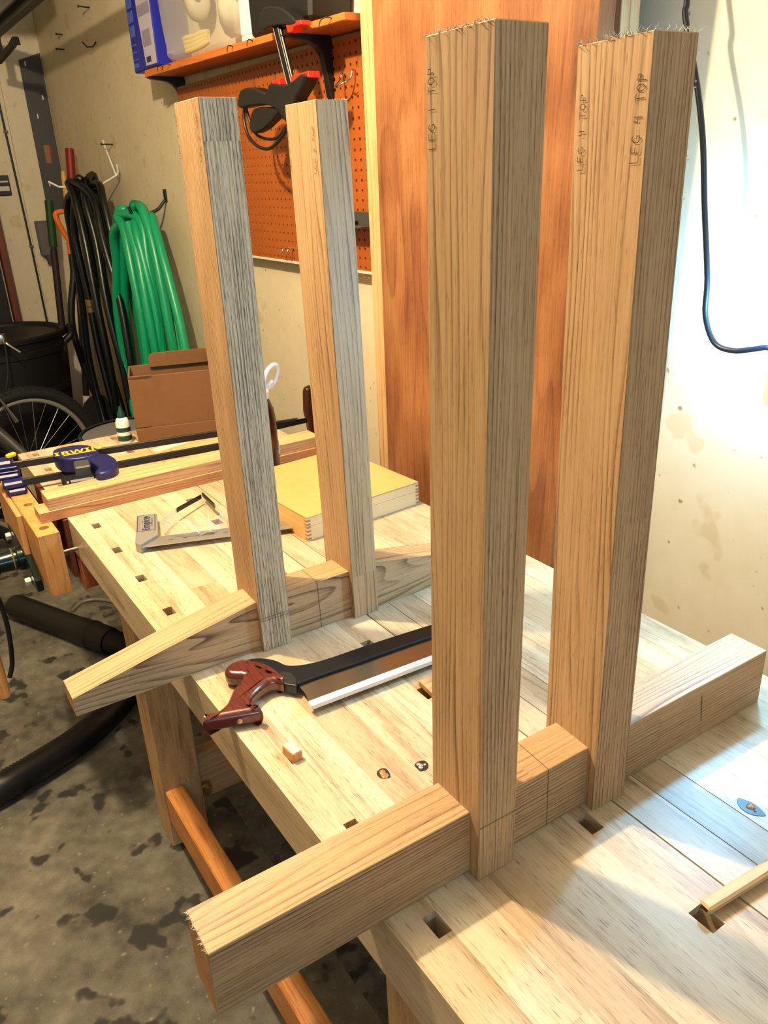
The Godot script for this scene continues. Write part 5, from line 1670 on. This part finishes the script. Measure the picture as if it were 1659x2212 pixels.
# ---------------------------------------------------------------- things on the floor
func build_floor_things() -> void:
	build_long_tools()
	build_bin()
	build_bike()
	build_vacuum_hose()
	var o := thing("leaning_rack", "dark black panel edged with red-brown strips leaning against the far wall at the left edge", "panel", Vector3(0.2, FLOOR, BACK + 0.09))
	var mb := MB.new(M.black_soft)
	mb.box(Vector3(0.05, FLOOR, BACK + 0.06), Vector3(0.335, 0.95, BACK + 0.10), 1, Vector2.ZERO, 0.003)
	part(o, "panel", mb)
	for x in [0.05, 0.348]:
		mb = MB.new(M.oak_red)
		mb.box(Vector3(x, FLOOR, BACK + 0.06), Vector3(x + 0.032, 0.95, BACK + 0.125), 1, Vector2(x, 0), 0.003)
		part(o, "edge_strip", mb)
	# grey bucket standing beyond the bench
	o = thing("lidded_bucket", "grey bucket with a dark-rimmed flat lid standing beyond the far end of the bench", "bucket", Vector3(0.272, FLOOR, -2.03))
	mb = MB.new(M.navy)
	mb.lathe(PackedVector2Array([Vector2(0, 0.0), Vector2(0.11, 0.0), Vector2(0.113, 0.01), Vector2(0.138, 0.67), Vector2(0.146, 0.67), Vector2(0.146, 0.70)]), 36, Transform3D(Basis(), o.position))
	part(o, "pail", mb)
	mb = MB.new(M.bin_grey)
	mb.lathe(PackedVector2Array([Vector2(0.140, 0.70), Vector2(0.139, 0.704), Vector2(0.09, 0.705), Vector2(0, 0.706)]), 36, Transform3D(Basis(), o.position))
	part(o, "lid", mb)
	mb = MB.new(M.navy)
	mb.lathe(PackedVector2Array([Vector2(0.140, 0.695), Vector2(0.150, 0.695), Vector2(0.151, 0.708), Vector2(0.146, 0.712), Vector2(0.140, 0.708)]), 36, Transform3D(Basis(), o.position))
	part(o, "rim", mb)
	mb = MB.new(M.strap)
	mb.tube(curve([Vector3(0.030, FLOOR + 0.006, -2.30), Vector3(0.075, FLOOR + 0.006, -2.345), Vector3(0.130, FLOOR + 0.006, -2.335), Vector3(0.185, FLOOR + 0.006, -2.26), Vector3(0.22, FLOOR + 0.006, -2.17)], 6), 0.007, 8)
	single("plastic_strap", mb, "pale curved plastic strap lying on the concrete beside the vise", "strap")
	mb = MB.new(M.black)
	mb.tube(curve([Vector3(-0.262, -0.19, -1.40), Vector3(-0.250, -0.23, -1.42), Vector3(-0.243, -0.32, -1.43), Vector3(-0.252, -0.42, -1.43), Vector3(-0.268, -0.46, -1.42)], 6), 0.006, 8)
	single("hanging_cable", mb, "short black cable hanging below the green vise screw", "cable")

func tool_handle(o: Node3D, called: String, a: Vector3, b: Vector3, r: float, m: Material, label := "") -> MeshInstance3D:
	var mb := MB.new(m)
	mb.tube(PackedVector3Array([a, a.lerp(b, 0.02), a.lerp(b, 0.5), b]), [r * 0.75, r, r, r], 12)
	return part(o, called, mb, label)

func build_long_tools() -> void:
	var z := -3.85
	var o := thing("long_tool", "long black-shafted tool with a red rubber grip leaning by the far corner", "garden tool", Vector3(0.52, FLOOR, z))
	tool_handle(o, "grip", Vector3(0.7006, 0.789, z), Vector3(0.676, 0.58, z), 0.0205, M.red, "red grip")
	tool_handle(o, "shaft", Vector3(0.676, 0.58, z), Vector3(0.558, -0.42, z), 0.0165, M.black)
	var mb := MB.new(M.white)
	rod(mb, Vector3(0.5605, -0.395, z), Vector3(0.549, -0.495, z), 0.0185)
	part(o, "tag", mb)
	mb = MB.new(M.navy)
	mb.slab(curve2([Vector2(0.50, -0.79), Vector2(0.46, -0.62), Vector2(0.49, -0.50), Vector2(0.56, -0.48), Vector2(0.60, -0.62), Vector2(0.58, -0.79)], 3), 0.012, 0.003, Transform3D(Basis(Vector3.RIGHT, Vector3.UP, Vector3.BACK), Vector3(0, 0, z - 0.006)), 2)
	part(o, "blade", mb)
	o = thing("wooden_pole", "plain yellow wooden pole leaning between the orange handle and the red grip", "pole", Vector3(0.56, FLOOR, z + 0.05))
	tool_handle(o, "pole", Vector3(0.6440, 0.690, z + 0.03), Vector3(0.568, -0.78, z + 0.03), 0.0125, M.bamboo)
	o = thing("long_tool", "brown-shafted garden tool with a green grip leaning against the far corner", "garden tool", Vector3(0.46, FLOOR, z - 0.2))
	tool_handle(o, "grip", Vector3(0.6039, 0.5622, z - 0.2), Vector3(0.5830, 0.340, z - 0.2), 0.0205, M.green_grip, "green grip")
	tool_handle(o, "shaft", Vector3(0.5830, 0.340, z - 0.2), Vector3(0.486, -0.78, z - 0.2), 0.0175, M.shaft_brown)
	mb = MB.new(M.white)
	rod(mb, Vector3(0.5535, -0.06, z - 0.2), Vector3(0.548, -0.133, z - 0.2), 0.0195)
	part(o, "tag", mb)
	o = thing("shovel", "shovel with an orange D-shaped handle and dark bent shaft leaning by the far corner", "shovel", Vector3(0.55, FLOOR, z + 0.1))
	mb = MB.new(M.orange)
	var zz := z + 0.06
	mb.tube(curve([Vector3(0.5655, 0.500, zz), Vector3(0.600, 0.512, zz), Vector3(0.630, 0.495, zz), Vector3(0.630, 0.43, zz), Vector3(0.618, 0.375, zz), Vector3(0.604, 0.385, zz), Vector3(0.580, 0.44, zz)], 5, true), 0.0125, 10, true)
	mb.tube(PackedVector3Array([Vector3(0.614, 0.40, zz), Vector3(0.611, 0.36, zz), Vector3(0.607, 0.318, zz)]), [0.015, 0.018, 0.019], 12)
	part(o, "d_handle", mb, "orange D-shaped handle")
	mb = MB.new(M.black)
	mb.tube(curve([Vector3(0.607, 0.32, zz), Vector3(0.598, 0.22, zz), Vector3(0.560, 0.08, zz), Vector3(0.545, -0.04, zz), Vector3(0.560, -0.20, zz), Vector3(0.60, -0.42, zz)], 6), 0.0175, 12)
	part(o, "shaft", mb)
	mb = MB.new(M.black_soft)
	mb.slab(curve2([Vector2(0.52, -0.795), Vector2(0.50, -0.60), Vector2(0.53, -0.42), Vector2(0.64, -0.40), Vector2(0.68, -0.60), Vector2(0.66, -0.795)], 3), 0.014, 0.004, Transform3D(Basis(Vector3.RIGHT, Vector3.UP, Vector3.BACK), Vector3(0, 0, zz - 0.007)), 2)
	part(o, "blade", mb)

func build_bin() -> void:
	var o := thing("rubbish_bin", "large black plastic rubbish bin standing behind the bicycle wheel", "bin", Vector3(0.155, FLOOR, -3.56))
	var mb := MB.new(M.bin_black)
	mb.lathe(PackedVector2Array([Vector2(0, 0.0), Vector2(0.22, 0.0), Vector2(0.232, 0.02), Vector2(0.262, 0.55), Vector2(0.268, 0.555), Vector2(0.268, 0.585), Vector2(0.264, 0.59), Vector2(0.276, 0.735), Vector2(0.285, 0.74), Vector2(0.287, 0.765), Vector2(0.280, 0.77), Vector2(0.283, 0.80), Vector2(0.296, 0.806), Vector2(0.298, 0.822), Vector2(0.288, 0.828), Vector2(0.276, 0.82), Vector2(0.262, 0.60), Vector2(0.235, 0.03), Vector2(0.0, 0.02)]), 48, Transform3D(Basis(), o.position))
	part(o, "body", mb)
	mb = MB.new(M.bin_black)
	mb.tube(curve([Vector3(0.43, -0.04, -3.48), Vector3(0.465, -0.01, -3.48), Vector3(0.480, 0.018, -3.54), Vector3(0.465, -0.01, -3.60), Vector3(0.42, -0.04, -3.62)], 5), 0.016, 8)
	part(o, "side_handle", mb)
	mb = MB.new(M.bin_black)
	mb.lathe(PackedVector2Array([Vector2(0.275, 0.805), Vector2(0.255, 0.812), Vector2(0.12, 0.80), Vector2(0, 0.785)]), 40, Transform3D(Basis(), o.position))
	part(o, "bag_filling", mb)

func build_bike() -> void:
	var hub := Vector3(0.118, FLOOR + 0.336, -3.07)
	var o := thing("bicycle", "bicycle with a knobbly front tyre and silver rim parked beyond the vise", "bicycle", Vector3(hub.x, FLOOR, hub.z))
	var e := Vector3(0.955, 0, -0.296).normalized()
	var n := e.cross(Vector3.UP)
	var at := func(r: float, t: float, off := 0.0) -> Vector3: return hub + e * cos(t) * r + Vector3.UP * sin(t) * r + n * off
	var mb := MB.new(M.rubber)
	var ring := PackedVector3Array()
	for i in 72:
		ring.append(at.call(0.309, TAU * i / 72))
	mb.tube(ring, 0.025, 12, true)
	var tyre := part(o, "tyre", mb)
	mb = MB.new(M.rubber)
	for i in 96:
		var t := TAU * i / 96
		for s in [-1.0, 0.0, 1.0]:
			var dir := e * cos(t) + Vector3.UP * sin(t)
			var tan_ := -e * sin(t) + Vector3.UP * cos(t)
			mb.obox(Transform3D(Basis(tan_, dir, tan_.cross(dir)), at.call(0.333 - absf(s) * 0.008, t + absf(s) * 0.03, s * 0.016)), Vector3(0.011, 0.009, 0.011), 0)
	part(tyre, "tread", mb).set_meta("kind", "stuff")
	mb = MB.new(M.alu)
	ring = PackedVector3Array()
	for i in 72:
		ring.append(at.call(0.279, TAU * i / 72))
	mb.tube(ring, 0.0115, 8, true)
	part(o, "rim", mb)
	for i in 28:
		mb = MB.new(M.chrome)
		var t := TAU * i / 28
		var side := 0.028 if i % 2 == 0 else -0.028
		var lead := 0.55 if (i / 2) % 2 == 0 else -0.55
		rod(mb, at.call(0.020, t + lead, side), at.call(0.270, t, 0.0), 0.0013, 5)
		part(o, "spoke", mb)
	mb = MB.new(M.black)
	mb.lathe(PackedVector2Array([Vector2(0, -0.05), Vector2(0.008, -0.05), Vector2(0.008, -0.034), Vector2(0.022, -0.032), Vector2(0.022, -0.026), Vector2(0.014, -0.02), Vector2(0.014, 0.02), Vector2(0.022, 0.026), Vector2(0.022, 0.032), Vector2(0.008, 0.034), Vector2(0.008, 0.05), Vector2(0, 0.05)]), 18, Transform3D(Basis(Quaternion(Vector3.UP, n)), hub))
	part(o, "hub", mb)
	var head := Vector3(-0.04, 0.02, -3.16)
	for s in [-1.0, 1.0]:
		mb = MB.new(plain(Color(0.36, 0.35, 0.33), 0.4, 0.5))
		var a: Vector3 = hub + n * 0.052 * s
		var b: Vector3 = head + n * 0.052 * s + Vector3(0, -0.25, 0)
		mb.tube(PackedVector3Array([a, a.lerp(b, 0.12), a.lerp(b, 0.15), b]), [0.012, 0.014, 0.020, 0.021], 14)
		part(o, "fork_leg", mb)
	mb = MB.new(M.black)
	mb.lathe(PackedVector2Array([Vector2(0, -0.03), Vector2(0.036, -0.03), Vector2(0.034, 0.02), Vector2(0.02, 0.04), Vector2(0, 0.04)]), 18, Transform3D(Basis(Quaternion(Vector3.UP, n)), hub + n * 0.085 + Vector3(0.01, 0.0, 0)))
	part(o, "dust_cover", mb)
	mb = MB.new(M.black)
	mb.obox(frame_at(head + Vector3(0, -0.24, 0), n), Vector3(0.15, 0.045, 0.045), 0, Vector2.ZERO, 0.01)
	rod(mb, head + Vector3(0.0, -0.24, 0), head + Vector3(-0.07, 0.10, 0), 0.019)
	part(o, "fork_crown", mb)
	for s in [-1.0, 1.0]:
		mb = MB.new(M.chrome)
		var base: Vector3 = hub + Vector3(-0.052, 0.215, 0) + n * 0.075 * s
		mb.tube(curve([base, base + Vector3(-0.018, 0.045, 0), base + Vector3(-0.045, 0.105, 0.0)], 4), [0.011, 0.010, 0.009, 0.008, 0.007, 0.006, 0.006, 0.006, 0.005], 8)
		part(o, "brake_arm", mb)
	mb = MB.new(M.black)
	mb.tube(curve([Vector3(-0.35, 0.18, -3.30), Vector3(-0.1, 0.20, -3.2), Vector3(0.06, 0.10, -3.22), Vector3(0.135, 0.045, -3.21)], 5), 0.014, 10)
	part(o, "handlebar", mb)
	mb = MB.new(M.chrome)
	mb.tube(curve([Vector3(0.126, 0.050, -3.19), Vector3(0.145, 0.030, -3.185), Vector3(0.182, -0.004, -3.15)], 4), [0.012, 0.011, 0.010, 0.008, 0.006, 0.0055, 0.005, 0.005, 0.006], 8)
	mb.lathe(PackedVector2Array([Vector2(0, -0.02), Vector2(0.022, -0.02), Vector2(0.024, 0.0), Vector2(0.02, 0.018), Vector2(0, 0.022)]), 16, Transform3D(Basis(), Vector3(0.127, 0.055, -3.20)))
	part(o, "brake_lever", mb)
	mb = MB.new(M.rubber)
	mb.tube(curve([Vector3(0.135, 0.03, -3.19), Vector3(0.12, -0.08, -3.17), Vector3(0.09, -0.16, -3.15), Vector3(0.07, -0.24, -3.12)], 6), 0.004, 6)
	part(o, "brake_cable", mb)

func build_vacuum_hose() -> void:
	var o := thing("vacuum_hose", "thick black ribbed vacuum hose snaking across the floor behind the bench leg", "hose", Vector3(-0.1, FLOOR, -1.7))
	var y := FLOOR + 0.043
	var path := curve([Vector3(-0.62, y, -1.36), Vector3(-0.50, y, -1.395), Vector3(-0.355, y, -1.42), Vector3(-0.235, y, -1.455), Vector3(-0.125, y, -1.50), Vector3(-0.02, y, -1.575), Vector3(0.075, y, -1.67), Vector3(0.13, y, -1.76), Vector3(0.115, y, -1.86), Vector3(0.075, y, -1.945)], 30)
	# resample evenly, then ribs: radius steps between two values
	var pts := PackedVector3Array()
	var rad := PackedFloat32Array()
	var walked := 0.0
	var next := 0.0
	var k := 0
	for i in path.size() - 1:
		var l := path[i].distance_to(path[i + 1])
		while next <= walked + l:
			pts.append(path[i].lerp(path[i + 1], (next - walked) / l))
			rad.append(0.0405 if k % 2 == 0 else 0.0365)
			k += 1
			next += 0.0048
		walked += l
	var mb := MB.new(M.navy)
	mb.mat = plain(Color(0.022, 0.026, 0.04), 0.42)
	mb.tube(pts, rad, 20)
	part(o, "ribbed_tube", mb)
	var e := pts[pts.size() - 1]
	var f := Vector3(-0.138, FLOOR + 0.046, -2.40)
	mb = MB.new(M.bin_black)
	mb.tube(PackedVector3Array([e, e.lerp(f, 0.015), e.lerp(f, 0.16), e.lerp(f, 0.165), e.lerp(f, 0.19), e.lerp(f, 0.195), e.lerp(f, 0.30)]), [0.043, 0.046, 0.046, 0.049, 0.049, 0.046, 0.045], 24)
	part(o, "cuff", mb)
	mb = MB.new(M.bin_black)
	mb.tube(PackedVector3Array([e.lerp(f, 0.28), e.lerp(f, 0.3), e.lerp(f, 0.97), e.lerp(f, 1.0)]), [0.041, 0.0425, 0.0425, 0.039], 24)
	part(o, "wand", mb)
